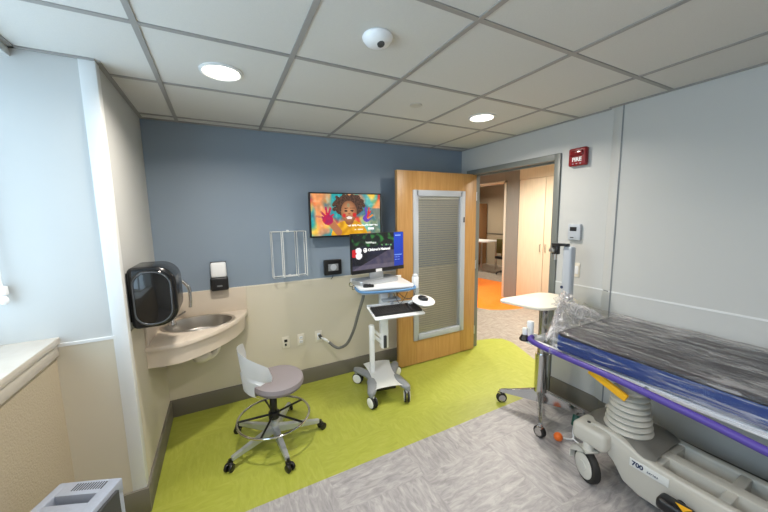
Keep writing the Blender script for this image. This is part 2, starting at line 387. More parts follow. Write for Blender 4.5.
# ceiling boards, T bars and wall angle
mb = MB(); mb.box(-1.1, XR + .12, YF, YB + .1, H, H + .06)
struct('ceiling', mb, M_['ceiling_tile'], label='suspended ceiling of white mineral tiles')
mb = MB()
for i in range(5): x = -.243 + .6075 * i; mb.box(x - .012, x + .012, YF, YB - .002, H - .005, H + .002)
for y in (-1.414, -.806, -.198, .41, 1.019, 1.626, 2.233, 2.91): mb.box(XE + .01, XR - .002, y - .012, y + .012, H - .0045, H + .002) if y < YP else mb.box(XP + .002, XR - .002, y - .012, y + .012, H - .0045, H + .002)
def angle_run(x0, y0, x1, y1): mb.box(min(x0, x1), max(x0, x1), min(y0, y1), max(y0, y1), H - .007, H + .002)
angle_run(XP, YB - .022, XR, YB); angle_run(XP, YP, XP + .022, YB); angle_run(XE, YP - .022, XP + .006, YP - .003); angle_run(XR - .022, 1.39, XR, YB); angle_run(XR - .054, YF, XR - .03, 1.38); angle_run(XE, YF, XE + .022, YP)
struct('trim_2', mb, M_['ceiling_bar'], label='ceiling grid bars with tile reveal shade painted into their grey')
# baseboards
mb = MB(); mb.box(XP, XR - .02, YB - .018, YB - .003, 0, .152, .003)
struct('baseboard_back', mb, M_['base'])
mb = MB(); mb.box(XP + .001, XP + .016, YP - .01, YB - .02, 0, .152, .003).box(XE - .02, XP + .016, YP - .02, YP - .003, 0, .152, .003)
struct('baseboard_left', mb, M_['base'])
mb = MB(); mb.box(XR - .022, XR - .004, YF, 1.33, 0, .15, .003) ; mb.box(XR - .018, XR - .003, 1.33, DY0 - .06, 0, .15, .003)
struct('baseboard_right', mb, M_['base'])
# door casing
mb = MB(); x0, x1 = XR - .022, XR + .142
mb.box(x0, x1, DY0 - .055, DY0, 0, DZ + .055, .004).box(x0, x1, DY1, DY1 + .055, 0, DZ + .055, .004).box(x0, x1, DY0, DY1, DZ, DZ + .055, .004)
mb.box(XR + .05, XR + .066, DY0, DY0 + .016, 0, DZ).box(XR + .05, XR + .066, DY0, DY1, DZ - .016, DZ)
struct('trim_3', mb, M_['frame_grey'], label='grey steel door casing')

# the oak door, swung open in front of the back wall
d = bpy.data.objects.new('door_1', None); COL.objects.link(d); d['kind'] = 'structure'; d['label'] = 'open oak door with a glazed blind panel in a pale metal frame'
d.location = (1.62, 2.838, 0)
W_ = 1.075; a0, a1, b0, b1 = .235, .855, .33, 1.89
mb = MB(); T0, T1 = -.022, .022
mb.box(0, a0, T0, T1, .012, 2.13, .002).box(a1, W_, T0, T1, .012, 2.13, .002).box(a0, a1, T0, T1, .012, b0, 0).box(a0, a1, T0, T1, b1, 2.13, 0)
mb.build('door_panel', M_['oak'], d)
mb = MB(); fo = .045
for (p, q, r, s) in ((a0 - fo, a0 + .02, b0 - fo, b1 + fo), (a1 - .02, a1 + fo, b0 - fo, b1 + fo), (a0, a1, b0 - fo, b0 + .02), (a0, a1, b1 - .02, b1 + fo)):
    mb.box(p, q, -.034, .034, r, s, .004)
mb.build('vision_frame', M_['light_grey'], d)
mb = MB(); z = b0 + .03
R0 = Matrix.Rotation(math.radians(-52), 4, 'X')
while z < b1 - .03:
    mb.box(a0 + .026, a1 - .026, -.0125, .0125, -.0006, .0006, 0, M=Matrix.Translation((0, 0, z)) @ R0); z += .0255
mb.m(0).box(a0 + .02, a1 - .02, -.008, .008, b1 - .045, b1 - .02)
for x in (a0 + .12, (a0 + a1) / 2, a1 - .12): mb.cyl((x, -.0115, b0 + .02), (x, -.0115, b1 - .03), .0009, n=6)
mb.build('blind', mat('blind_slats', rgb(196, 194, 184), .45), d, label='closed venetian blind between the panes')
MB().box(a0 + .01, a1 - .01, -.0185, -.0165, b0 + .01, b1 - .01).build('glass_pane', M_['glass'], d)
mb = MB(); mb.box(a1 + .018, a1 + .03, -.044, -.033, 1.58, 1.64, .002)
mb.build('blind_control', M_['dark_grey'], d)
mb = MB()
for z in (.25, 1.07, 1.88): mb.cyl((W_ + .008, -.016, z - .05), (W_ + .008, -.016, z + .05), .008, n=10)
mb.build('hinge', M_['silver'], d)

# ------------------------------------------------------------------ corridor and the room beyond it
mb = MB(); HC = 2.62
mb.m(0).box(HX, HX + .12, 4.115, 4.42, 0, HC).box(HX, HX + .12, 4.42, 5.5, 2.29, HC).box(HX, HX + .12, 5.5, 9.5, 0, HC)
struct('wall_corridor', mb, M_['grey_lam'], label='grey laminate corridor wall with an open doorway')
mb = MB(); mb.box(HX - .015, HX + .135, 4.405, 4.45, 0, 2.32, .003).box(HX - .015, HX + .135, 5.46, 5.505, 0, 2.32, .003).box(HX - .015, HX + .135, 4.405, 5.505, 2.28, 2.32, .003)
struct('trim_4', mb, mat('pale_frame', rgb(205, 196, 180), .45), label='pale casing around the far doorway')
mb = MB(); mb.box(XR + .12, HX + .7, -1.0, 9.5, HC, HC + .05)
struct('ceiling_corridor', mb, M_['ceiling_tile'])
mb = MB(); mb.box(XR + .12, HX + .7, -1.05, -1.0, 0, HC).box(XR + .12, HX + .7, 9.5, 9.55, 0, HC).box(XR + .12, XR + .2, YB + .1, 9.5, 0, HC).box(HX, HX + .12, -1.0, 2.9, 0, HC).box(XR + .12, XR + .2, YF, YB + .1, H, HC)
struct('wall_corridor_end', mb, M_['tan_wall'])
mb = MB(); mb.m(0).box(8.1, 8.2, 3.2, 9.5, 0, HC).m(0).box(HX + .7, 8.2, 3.15, 3.2, 0, HC).box(HX + .12, 8.2, 9.5, 9.55, 0, HC).m(1).box(8.08, 8.1, 3.2, 9.5, 1.03, 1.06)
struct('wall_far_room', mb, [M_['tan_wall'], M_['base']])
mb = MB(); mb.box(HX + .12, 8.2, 3.2, 9.5, HC, HC + .05)
struct('ceiling_far_room', mb, M_['ceiling_tile'])
# tall two-door cabinet facing the doorway
t = thing('tall_cabinet', 'tall maple laminate cabinet with two doors across the corridor', 'cabinet', (HX, 2.9, 0))
mb = MB(); mb.box(.022, .62, .12, 1.21, .09, 2.6).box(.05, .6, .12, 1.21, 0, .09).box(0, .03, .12, 1.21, 2.3, 2.6).build('cabinet_body', M_['cabinet'], t)
for y0, y1, hy in ((.125, .668, .62), (.677, 1.205, .725)):
    dd = MB().box(0, .02, y0, y1, .1, 2.288, .002).build('cabinet_door', M_['cabinet'], t)
    MB().tube([(0, hy, 1.0), (-.03, hy, 1.0), (-.03, hy, 1.13), (0, hy, 1.13)], .006, 8).build('handle', M_['brushed'], dd)
# furniture in the far room
t = thing('work_table', 'long white-topped work table with steel legs on the orange floor', 'table', (7.1, 7.3, 0))
MB().box(-.35, .35, -.5, .55, .86, .9, .005).build('table_top', M_['white_plastic'], t)
for x in (-.3, .3):
    for y in (-.45, .5): MB().cyl((x, y, 0), (x, y, .86), .025, n=10).build('leg', M_['brushed'], t)
t = thing('desk', 'wooden desk with olive chair in front of it beyond the corridor', 'desk', (7.65, 6.1, 0))
MB().box(-.35, .35, -.75, .15, .74, .79, .004).build('desk_top', M_['desk_wood'], t)
for y in (-.73, .09): MB().box(-.3, .3, y, y + .04, 0, .74).build('side_panel', M_['desk_wood'], t)
t = thing('office_chair', 'dark office chair with olive back drawn up beside the wooden desk', 'chair', (7.0, 6.1, 0))
MB().box(-.23, .23, -.23, .23, .44, .52, .03).build('seat', M_['black'], t)
MB().box(-.2, -.15, -.2, .2, .6, 1.0, .02).cyl((-.18, 0, .5), (-.18, 0, .65), .02).build('backrest', M_['olive_fabric'], t)
mb = MB(); mb.cyl((0, 0, .08), (0, 0, .45), .025)
for k in range(5): a = 2 * PI * k / 5; mb.cyl((0, 0, .1), (.26 * math.cos(a), .26 * math.sin(a), .06), .018).sph((.26 * math.cos(a), .26 * math.sin(a), .03), .03, n=10)
mb.build('base', M_['black'], t)
mb = MB(); mb.box(7.6, 8.06, 7.9, 8.6, 0, 2.05, .004)
tag(mb.build('storage_cupboard', mat('brown_lam', rgb(150, 112, 74), .5), None), 'brown storage cupboard against the far room wall', 'cupboard')

# ------------------------------------------------------------------ ceiling fixtures
def downlight(x, y, z, label, group):
    t = thing('ceiling_light', label, 'ceiling light', (x, y, z), group=group)
    MB().lathe([(.088, -.001), (.104, -.001), (.105, -.006), (.092, -.012), (.086, -.006)], n=40).build('trim_ring', M_['trim_white'], t)
    MB().lathe([(0, -.0055), (.087, -.0055), (.087, -.001)], n=40).build('lens', M_['lamp'], t)
    return t
RING = 'round downlights in the ceiling tiles'
downlight(.063, 1.947, H, 'round downlight in the ceiling tile above the sink', RING)
downlight(1.905, 1.947, H, 'round downlight in the ceiling tile near the oak door', RING)
def lamp(x, y, z, power, col, size=.15, spread=2.7):
    l = bpy.data.lights.new('downlight_lamp', 'AREA'); l.shape = 'DISK'; l.size = size; l.energy = power; l.color = col; l.spread = spread
    o = bpy.data.objects.new('downlight_lamp', l); COL.objects.link(o); o.location = (x, y, z); return o
WARM = (1, .92, .82)
PW = 15
for x, y in ((.063, 1.947), (1.905, 1.947), (.063, .12), (.98, -1.0)): lamp(x, y, H - .013, PW, WARM)
for x, y in ((3.9, 1.6), (3.9, 3.4), (3.9, 5.6)): lamp(x, y, HC - .01, 46, (1, .94, .84), .3)
for x, y in ((6.6, 5.0), (6.6, 7.6)): lamp(x, y, HC - .01, 34, (1, .88, .72), .3)

t = thing('ceiling_sensor', 'white domed ceiling sensor with a small dark eye', 'sensor', (.66, 1.3, H))
MB().lathe([(.062, 0), (.066, -.006), (.064, -.014), (.052, -.03), (.03, -.04), (0, -.042)]).build('housing', M_['white_plastic'], t)
MB().lathe([(.016, 0), (.016, -.01), (.012, -.013), (0, -.011)], c=(.004, -.02, -.034), M=Matrix.Rotation(math.radians(-25), 4, 'X'), n=24).build('lens', M_['dark_grey'], t)
mb = MB(); mb.lathe([(.043, 0), (.044, -.003), (.04, -.006), (0, -.007)])
tag(mb.build('sprinkler_cover', M_['warm_grey'], None, loc=(1.276, 1.939, H)), 'flat round sprinkler cover plate between the sensor and the far downlight', 'sprinkler')

# ------------------------------------------------------------------ hand-wash counter in the corner
CT = .855
t = thing('sink_counter', 'curved beige wash counter with steel basin in the corner', 'counter', (0, 0, 0))
ctrl = [(-.47, 2.392), (-.40, 2.378), (-.29, 2.384), (-.19, 2.44), (-.09, 2.52), (0, 2.625), (.07, 2.73), (.12, 2.84), (.15, 2.93)]
def arc(inset):
    P = []
    for i, (x, y) in enumerate(ctrl):
        a = ctrl[max(0, i - 1)]; b = ctrl[min(len(ctrl) - 1, i + 1)]
        dx, dy = b[0] - a[0], b[1] - a[1]; L = math.hypot(dx, dy); P.append((x - dy / L * inset, y + dx / L * inset))
    return P
# basin centre and radii
SX, SY, SA, SB = -.2, 2.80, .245, .19
outer = [(XP + .002, 2.395)] + arc(0) + [(.16, 3.0), (.16, YB - .006), (XP + .002, YB - .006)]
def ring_plate(mb, poly, z0, z1, n=72):
    # a slab with an elliptical hole for the basin: rays from the basin centre to the outline
    def hit(a):
        dx, dy = math.cos(a), math.sin(a); best = 9
        for (ax, ay), (bx, by) in zip(poly, poly[1:] + poly[:1]):
            ex, ey = bx - ax, by - ay; det = dx * -ey + dy * ex
            if abs(det) < 1e-9: continue
            rx, ry = ax - SX, ay - SY; s = (rx * -ey + ry * ex) / det; u = (dx * ry - dy * rx) / det
            if s > 0 and -1e-6 <= u <= 1 + 1e-6: best = min(best, s)
        return best
    angs = sorted([2 * PI * k / n for k in range(n)] + [math.atan2(y - SY, x - SX) % (2 * PI) for x, y in poly])
    b = bmesh.new(); R = []
    for a in angs:
        s = hit(a); ca, sa = math.cos(a), math.sin(a); ri = 1 / math.sqrt((ca / (SA - .01)) ** 2 + (sa / (SB - .01)) ** 2)
        R.append([b.verts.new((SX + ca * q, SY + sa * q, z)) for q, z in ((ri, z1), (s - .004, z1), (s, z1 - .004), (s, z0), (ri, z0))])
    for A, B in zip(R, R[1:] + R[:1]):
        for k in range(5): b.faces.new((A[k], A[(k + 1) % 5], B[(k + 1) % 5], B[k]))
    bmesh.ops.recalc_face_normals(b, faces=b.faces[:]); mb.add(b)
mb = MB(); ring_plate(mb, outer, CT - .03, CT); mb.build('countertop', M_['counter'], t, ang=50)
ap_o, ap_i = arc(.02), arc(.038)
mb = MB(); mb.prism([(XP + .003, 2.407)] + ap_o + [(.14, 3.0), (.14, YB - .006), (.122, YB - .006)] + ap_i[::-1] + [(XP + .003, 2.425)], CT - .145, CT - .03)
mb.build('apron', M_['counter'], t)
mb = MB(); mb.box(XP + .003, .16, YB - .022, YB - .005, CT, WZ + .003, .002).box(XP + .003, XP + .018, 2.42, YB - .02, CT, WZ + .003, .002)
mb.build('backsplash', M_['counter'], t)
mb = MB(); prof = [(1.06, CT + .001), (1.05, CT + .005), (1.0, CT + .006), (.95, CT + .001), (.93, CT - .02), (.88, CT - .09), (.7, CT - .125), (.2, CT - .135), (0, CT - .136)]
mb.lathe([(r * .23, z) for r, z in prof], c=(SX, SY, 0), n=56, sx=SA / .23, sy=SB / .23)
sk = mb.build('basin', M_['brushed'], t)
MB().lathe([(.03, 0), (.03, .004), (.02, .004), (.017, -.002), (0, -.002)], c=(SX, SY, CT - .1355), n=24).build('drain', M_['dark_grey'], sk)
mb = MB(); fx, fy = -.385, 2.84
mb.lathe([(.03, 0), (.03, .012), (.022, .03), (.016, .05), (.015, .06)], c=(fx, fy, CT))
mb.tube([(fx, fy, CT + .05), (fx + .005, fy, CT + .2), (fx + .02, fy, CT + .29), (fx + .075, fy - .01, CT + .345), (fx + .13, fy - .02, CT + .29), (fx + .138, fy - .025, CT + .2), (fx + .132, fy - .025, CT + .13)], .0125, 12, sub=6)
fa = mb.build('faucet', M_['chrome'], t)
mb = MB(); mb.tube([(fx + .02, fy - .015, CT + .05), (fx + .05, fy - .03, CT + .075), (fx + .1, fy - .045, CT + .105)], .007, 8).build('lever', M_['chrome'], fa)
mb = MB(); mb.sph((-.2, 2.74, .60), .058, (1.15, .8, .9)).tube([(-.2, 2.79, CT - .14), (-.2, 2.77, .68), (-.17, 2.75, .58), (-.1, 2.8, .6), (-.08, 2.9, .66), (-.08, YB - .02, .68)], .022, 12, sub=4)
mb.build('drain_cover', M_['cream_plastic'], t)

# paper towel dispenser: black rounded box on the pier
t = thing('towel_dispenser', 'black rounded paper towel dispenser on the boxed-out wall beside the window', 'dispenser', (XP, 2.275, 1.225))
def rr(x0, x1, z0, z1, rl, rrr, n=7):
    P = []
    for cx, cz, r, a0 in ((x1 - rrr, z1 - rrr, rrr, 0), (x0 + rl, z1 - rl, rl, 90), (x0 + rl, z0 + rl, rl, 180), (x1 - rrr, z0 + rrr, rrr, 270)):
        for k in range(n): a = math.radians(a0 + 90 * k / (n - 1)); P.append((cx + r * math.cos(a), cz + r * math.sin(a)))
    return P
RX = Matrix.Rotation(PI / 2, 4, 'X')     # prism z -> -y, prism y -> z
mb = MB(); mb.prism(rr(.006, .232, -.172, .178, .03, .10), -.16, .135, .022, 4, M=RX)
mb.box(.001, .02, -.12, .15, -.13, .15, .004)
mb.build('dispenser_body', mat('dispenser_black', rgb(16, 17, 20), .22), t)
mb = MB(); mb.prism(rr(.022, .215, -.158, .16, .075, .09), .13, .147, .01, 4, M=RX)
mb.build('viewing_panel', M_['gloss_black'], t, label='glossy smoked oval panel')
mb = MB()
P1 = [(x, -.149, z) for x, z in rr(.032, .205, -.147, .149, .07, .082)]
mb.tube(P1, .0045, 8, closed=True).build('rim', mat('smoked_rim', rgb(70, 74, 78), .12, coat=.5), t)
# soap dispenser
t = thing('soap_dispenser', 'white and black soap dispenser on the blue wall over the sink', 'dispenser', (-.04, YB, 1.175))
MB().box(-.068, .068, -.09, -.003, -.115, -.0, .016, 3).box(-.06, .06, -.02, -.002, -.11, .126, .006).build('lower_body', M_['black'], t)
MB().box(-.058, .058, -.078, -.018, -.004, .123, .014, 3).build('cover', M_['white_plastic'], t)
MB().box(-.02, .02, -.0925, -.088, -.08, -.066, .002).build('badge', M_['mid_grey'], t)

# ------------------------------------------------------------------ back wall fittings
# wire glove-box rack
t = thing('wire_rack', 'white wire glove box rack hanging empty on the blue wall', 'rack', (.555, YB, 1.33))
mb = MB(); r = .0045
for xa, xb in ((-.155, -.06), (.065, .15)):
    for y in (-.004, -.09):
        mb.tube([(xa, y, -.21), (xb, y, -.21), (xb, y, .208), (xa, y, .208)], r, 6, closed=True)
    for x in (xa, xb):
        for z in (-.21, .208): mb.cyl((x, -.004, z), (x, -.09, z), r, n=6)
for z in (-.21, .208):
    mb.cyl((-.155, -.004, z), (.15, -.004, z), r, n=6)
mb.cyl((-.06, -.06, -.208), (.065, -.06, -.208), r, n=6)
mb.build('wire_frame', M_['trim_white'], t)
for z in (.2, -.222): MB().box(-.012, .012, -.006, 0, z, z + .022, .001).build('mounting_tab', M_['trim_white'], t)
# television
t = thing('wall_tv', 'flat television showing a girl with painted hands on the blue wall', 'television', (1.118, 2.93, 1.685))
TW, TH = .745, .425
mb = MB(); b = .012
mb.box(-TW / 2, TW / 2, 0, .045, -TH / 2, TH / 2, .006)
for q in ((-TW / 2, TW / 2, TH / 2 - b, TH / 2), (-TW / 2, TW / 2, -TH / 2, -TH / 2 + b + .004), (-TW / 2, -TW / 2 + b, -TH / 2, TH / 2), (TW / 2 - b, TW / 2, -TH / 2, TH / 2)):
    mb.box(q[0], q[1], -.006, .004, q[2], q[3], .002)
mb.build('bezel', M_['black'], t)
MB().box(-.14, .14, .04, .105, -.1, .1, .004).build('wall_bracket', M_['dark_grey'], t)
def nz(x, y, s=0.): return noise.noise(Vector((x, y, s)))
def mixc(a, b, k): k = max(0, min(1, k)); return tuple(p + (q - p) * k for p, q in zip(a, b))
def tv_fn(u, v):
    x, y = u * 1.77, v
    pal = [(40, 160, 160), (250, 140, 30), (220, 50, 40), (90, 180, 175), (245, 195, 70), (60, 110, 130), (235, 150, 90)]
    c = (150, 140, 120)
    for q, pc in enumerate(pal): c = mixc(c, pc, 3. * nz(x * 3.2 + q * 7.3, y * 2.6 - q * 3.1, q * 2.) + .12)
    c = mixc(c, (60, 60, 60), .25 * max(0, nz(x * 8, y * 8, 11)))
    c = mixc(c, (30, 150, 155), 3.5 * nz(x * 2.2, y * 2.2, 9) if u < .5 else 0)
    if u > .84 and v > .35: c = mixc(c, (60, 110, 120), .7)
    c = mixc(c, (255, 240, 220), .35 * max(0, nz(x * 14, y * 14, 7)))
    e = lambda cx, cy, rx, ry, w=0.: ((u - cx) / rx) ** 2 + ((v - cy) / ry) ** 2 + w * nz(x * 12, y * 12, 2)
    if e(.53, .27, .23, .27, .55) < 1: c = mixc((52, 34, 28), (96, 66, 50), .5 + nz(x * 30, y * 30, 5))
    if v > .62 and e(.53, 1.05, .27, .42) < 1: c = mixc((236, 178, 30), (190, 130, 20), .5 + nz(x * 9, y * 9, 3))
    if e(.53, .66, .06, .1) < 1: c = (140, 84, 54)
    fa = e(.525, .43, .115, .27)
    if fa < 1:
        c = mixc((196, 136, 92), (130, 82, 54), fa * .9 + .3 * (u - .5) * 4)
        if e(.455, .52, .024, .05) < 1 or e(.605, .51, .03, .055) < 1: c = (196, 40, 40)
        if e(.482, .41, .024, .022) < 1 or e(.572, .405, .024, .022) < 1: c = (40, 24, 18)
        if e(.482, .345, .035, .01) < 1 or e(.575, .34, .035, .01) < 1: c = (70, 42, 28)
        if e(.53, .58, .042, .036) < 1: c = (240, 228, 216)
        elif e(.53, .575, .052, .048) < 1: c = (150, 60, 55)
        if e(.53, .48, .02, .025) < 1: c = (150, 92, 60)
        if e(.52, .27, .02, .05) < 1: c = mixc(c, (120, 150, 120), .5)
    def seg(ax, ay, bx, by, w):
        ex, ey = (bx - ax) * 1.77, by - ay; px, py = (u - ax) * 1.77, v - ay
        s = max(0, min(1, (px * ex + py * ey) / (ex * ex + ey * ey))); return math.hypot(px - ex * s, py - ey * s) < w
    if seg(.28, .72, .37, .92, .085): c = (176, 112, 74)
    if e(.225, .62, .075, .125) < 1 or any(seg(.22, .58, a, b, .024) for a, b in ((.2, .33), (.265, .34), (.13, .43), (.3, .5), (.07, .53))):
        c = mixc((206, 24, 60), (150, 30, 90), .5 + nz(x * 10, y * 10, 8))
        if u < .14: c = (196, 120, 90)
    if e(.79, .6, .06, .09) < 1: c = (96, 66, 170)
    if any(seg(.79, .58, a, b, .02) for a, b in ((.775, .34),)): c = (100, 60, 180)
    if any(seg(.8, .58, a, b, .02) for a, b in ((.83, .34), (.85, .42))): c = (205, 50, 50)
    if seg(.81, .6, .88, .52, .02): c = (230, 140, 50)
    cell = lambda n: (math.sin(int(u * n) * 12.9898 + int(v * 68) * 78.2) * 43758.5) % 1
    if .75 < v < .79 and .5 < u < .96 and cell(64) > .35: c = mixc(c, (255, 255, 255), .85)
    if .855 < v < .885 and .6 < u < .79 and cell(80) > .35: c = mixc(c, (255, 255, 255), .75)
    if .835 < v < .895 and .805 < u < .9: c = (250, 250, 250)
    return c
picture('screen', TW - 2 * b, TH - 2 * b - .004, 128, 72, tv_fn, M_['tv_screen'], t, (0, -.0015, .002))
# black wall monitor box with a pale window
t = thing('wall_box', 'small black wall box with a pale round grille below the television', 'device', (.976, YB, 1.165))
MB().box(-.09, .09, -.045, 0, -.076, .076, .008, 3).build('housing', M_['black'], t)
mb = MB(); mb.box(-.052, .052, -.049, -.044, -.035, .035, .004); mb.build('display', M_['mid_grey'], t)
mb = MB(); mb.lathe([(0, .003), (.028, .003), (.032, 0)], c=(0, -.049, 0), M=Matrix.Rotation(PI / 2, 4, 'X'), n=28); mb.build('grille', M_['light_grey'], t)
MB().tube([(.0, -.03, -.07), (-.004, -.025, -.1), (-.02, -.012, -.125)], .003, 6).build('cable', M_['dark_grey'], t)
# three wall plates
def plate(x, label, kind):
    t = thing('wall_outlet', label, 'outlet', (x, YB - .004, .468), group='wall plates low on the beige wall')
    MB().box(-.036, .036, -.007, 0, -.058, .058, .003).build('cover_plate', M_['cream_plastic'], t)
    mb = MB()
    if kind == 'black': mb.box(-.016, .014, -.012, -.006, .004, .03, .002).box(-.012, .006, -.011, -.006, -.034, -.012, .002).build('jack', M_['black'], t)
    elif kind == 'duplex':
        for z in (-.02, .02): mb.box(-.017, .017, -.009, -.006, z - .014, z + .014, .003)
        mb.build('socket', M_['white_plastic'], t)
        for z in (-.02, .02):
            for x_ in (-.0065, .0065): MB().box(x_ - .0015, x_ + .0015, -.0098, -.0085, z - .006, z + .006).build('slot', M_['dark_grey'], t)
    else:
        mb.box(-.017, .017, -.009, -.006, -.036, .036, .003).build('socket', M_['white_plastic'], t)
plate(.483, 'cream wall plate with black jacks, beside the stool', 'black')
plate(.628, 'white duplex outlet, middle one of the three wall plates', 'duplex')
plate(.805, 'white outlet with the cart power cord plugged in', 'cord')
t = thing('power_cord', 'thick grey coiled power cord drooping between wall outlet and computer cart', 'cord')
MB().cyl((.815, YB - .015, .475), (.815, YB - .06, .47), .016, n=14).build('plug', M_['dark_grey'], t)
MB().tube([(.815, 2.985, .47), (.835, 2.965, .457), (.86, 2.95, .44), (.885, 2.94, .42)], .008, 8, sub=4).cyl((.84, 2.965, .456), (.87, 2.945, .434), .0125, n=12).build('lead', M_['white_plastic'], t)
MB().tube([(.885, 2.94, .42), (.93, 2.92, .375), (.98, 2.9, .355), (1.04, 2.84, .41), (1.08, 2.76, .56), (1.1, 2.68, .74), (1.12, 2.61, .9), (1.135, 2.60, .985)], .0145, 12, sub=10).build('sleeve', mat('ribbed_hose', rgb(112, 112, 108), .5, bump=.3, bscale=120), t)

# ------------------------------------------------------------------ fittings on the wall with the doorway
t = thing('fire_alarm', 'red fire alarm strobe on the white wall by the door', 'alarm', (XR, 1.605, 2.118))
MB().box(-.045, 0, -.072, .072, -.072, .072, .014, 3).build('housing', M_['red'], t)
mb = MB(); mb.box(-.054, -.043, -.05, .05, .006, .05, .008, 3); mb.build('strobe_lens', mat('strobe_lens', rgb(120, 30, 32), .12), t)
MF = Matrix.Rotation(-PI / 2, 4, 'Z') @ Matrix.Rotation(PI / 2, 4, 'X')     # lettering facing -X
mb = MB(); mb.add(text_mesh('FIRE', .042, .0008, .0016), Matrix.Translation((-.0455, 0, -.022)) @ MF); mb.build('lettering', M_['white_ink'], t)
mb = MB()
for y in (-.03, 0, .03): mb.box(-.047, -.043, y - .006, y + .006, -.058, -.051, .001)
mb.build('terminal', M_['light_grey'], t)
t = thing('thermostat', 'pale grey thermostat with dark display on the white wall', 'thermostat', (XR, 1.605, 1.505))
MB().box(-.028, 0, -.052, .052, -.066, .066, .006, 3).build('housing', M_['light_grey'], t)
MB().box(-.03, -.026, -.022, .035, .008, .042, .002).build('display', M_['black'], t)
MB().box(-.031, -.026, .0, .03, -.05, -.042, .001).build('slider', M_['dark_grey'], t)
t = thing('light_switch', 'white double light switch below the thermostat', 'switch', (XR, 1.6, 1.185))
MB().box(-.008, 0, -.05, .05, -.06, .06, .003).build('cover_plate', M_['cream_plastic'], t)
for y in (-.023, .023): MB().box(-.0125, -.006, y - .017, y + .017, -.034, .034, .003).build('rocker', M_['white_plastic'], t)

# window blind cord
t = thing('blind_cord', 'pale blind cord hanging against the window reveal', 'cord', (-.93, 2.045, 1.3))
MB().tube([(0, .0, .82), (-.004, .0, .4), (.0, 0, .06)], .0035, 6).tube([(.022, .0, .82), (.024, 0, .4), (.03, 0, .02)], .0035, 6).build('string', M_['trim_white'], t)
MB().box(-.008, .044, -.016, .016, .03, .075, .008).sph((.03, -.005, .01), .017, (1, .8, 1.3)).build('tassel', M_['white_plastic'], t)

# ------------------------------------------------------------------ task stool
t = thing('task_stool', 'white-backed task stool with grey round seat, chrome foot ring and castors', 'stool', (.255, 2.32, 0))
HB = .1
mb = MB(); mb.cyl((0, 0, .07), (0, 0, .16), .032, .028, bev=.004).cyl((0, 0, .16), (0, 0, .30), .02).build('hub', M_['silver'], t)
MB().cyl((0, 0, .21), (0, 0, .36), .026, bev=.003).cyl((0, 0, .36), (.02, .01, .43), .014).box(-.09, .12, -.08, .1, .415, .435, .005).build('gas_lift', M_['black'], t)
ends = [(-.31, -.152), (.032, -.34), (.335, -.043), (.165, .317), (-.236, .231)]
for ex, ey in ends:
    a = math.atan2(ey, ex); L = math.hypot(ex, ey)
    Mz = Matrix.Rotation(a, 4, 'Z')
    mb = MB(); q = bmesh.new()
    # tapered beam, hub end higher
    sec = ((.02, .024, .075, .13), (L * .5, .021, .07, .112), (L - .01, .016, .062, .09))
    R_ = [[q.verts.new((x, y, z)) for y, z in ((-w, z0), (w, z0), (w * .8, z1), (-w * .8, z1))] for x, w, z0, z1 in sec]
    for A, B in zip(R_, R_[1:]):
        for k in range(4): q.faces.new((A[k], A[(k + 1) % 4], B[(k + 1) % 4], B[k]))
    q.faces.new(R_[0][::-1]); q.faces.new(R_[-1]); bmesh.ops.recalc_face_normals(q, faces=q.faces[:])
    bmesh.ops.bevel(q, geom=q.edges[:], offset=.004, segments=2, affect='EDGES')
    mb.add(q, Mz); leg = mb.build('leg', M_['silver'], t)
    mb = MB(); P = Vector((ex, ey, 0)); side = Vector((-math.sin(a + .5), math.cos(a + .5), 0)); fw = Vector((math.cos(a + .5), math.sin(a + .5), 0)) * .012
    for s in (-1, 1): c = P + fw + Vector((0, 0, .027)); mb.cyl(c + side * (.008 * s), c + side * (.026 * s), .027, n=18, bev=.004)
    mb.cyl(P + Vector((0, 0, .03)), P + Vector((0, 0, .08)), .01).box(ex - .018, ex + .018, ey - .018, ey + .018, .045, .06, .005)
    mb.build('caster', M_['black'], leg)
mb = MB(); mb.tube([(.255 * math.cos(2 * PI * k / 48), .255 * math.sin(2 * PI * k / 48), .2) for k in range(48)], .0085, 10, closed=True)
mb.build('foot_ring', M_['chrome'], t)
mb = MB(); mb.cyl((0, 0, .185), (0, 0, .235), .04, bev=.004)
for k in range(5):
    a = 2 * PI * k / 5 + .45; mb.tube([(.03 * math.cos(a), .03 * math.sin(a), .215), (.25 * math.cos(a), .25 * math.sin(a), .2)], .008, 8)
mb.build('ring_support', M_['black'], t)
SCX, SCY = .045, .0
mb = MB(); mb.lathe([(0, .424), (.14, .424), (.184, .436), (.197, .46), (.192, .49), (.165, .502), (.1, .506), (0, .503)], c=(SCX, SCY, 0), n=44, sx=.92, sy=1.05)
mb.build('seat', M_['seat_grey'], t)
th0 = math.radians(24)
def shell(u, v):
    # v: 0 under the seat -> 1 top edge; the panel flares into wings at the top
    z = .425 + .345 * v
    half = .33 + (.86 - .33) / (1 + math.exp(-(v - .5) * 17)) - .1 * max(0, v - .8) / .2
    a = (u - .5) * 2 * half
    zz = z - .045 * (abs(u - .5) * 2) ** 2 * max(0, min(1, (v - .35) / .3)) - .045 * (u - .5) * 2 * max(0, min(1, (v - .4) / .4))
    rad = .235 + .035 * v - .04 * (abs(u - .5) * 2) ** 2 * (v > .5)
    if v < .12: rad -= .05 * (1 - v / .12)
    th = PI + th0 + a
    return Vector((SCX + rad * math.cos(th), SCY + rad * math.sin(th), zz))
mb = MB(); mb.grid(shell, 25, 30, .009); mb.build('backrest', M_['white_plastic'], t, ang=60)

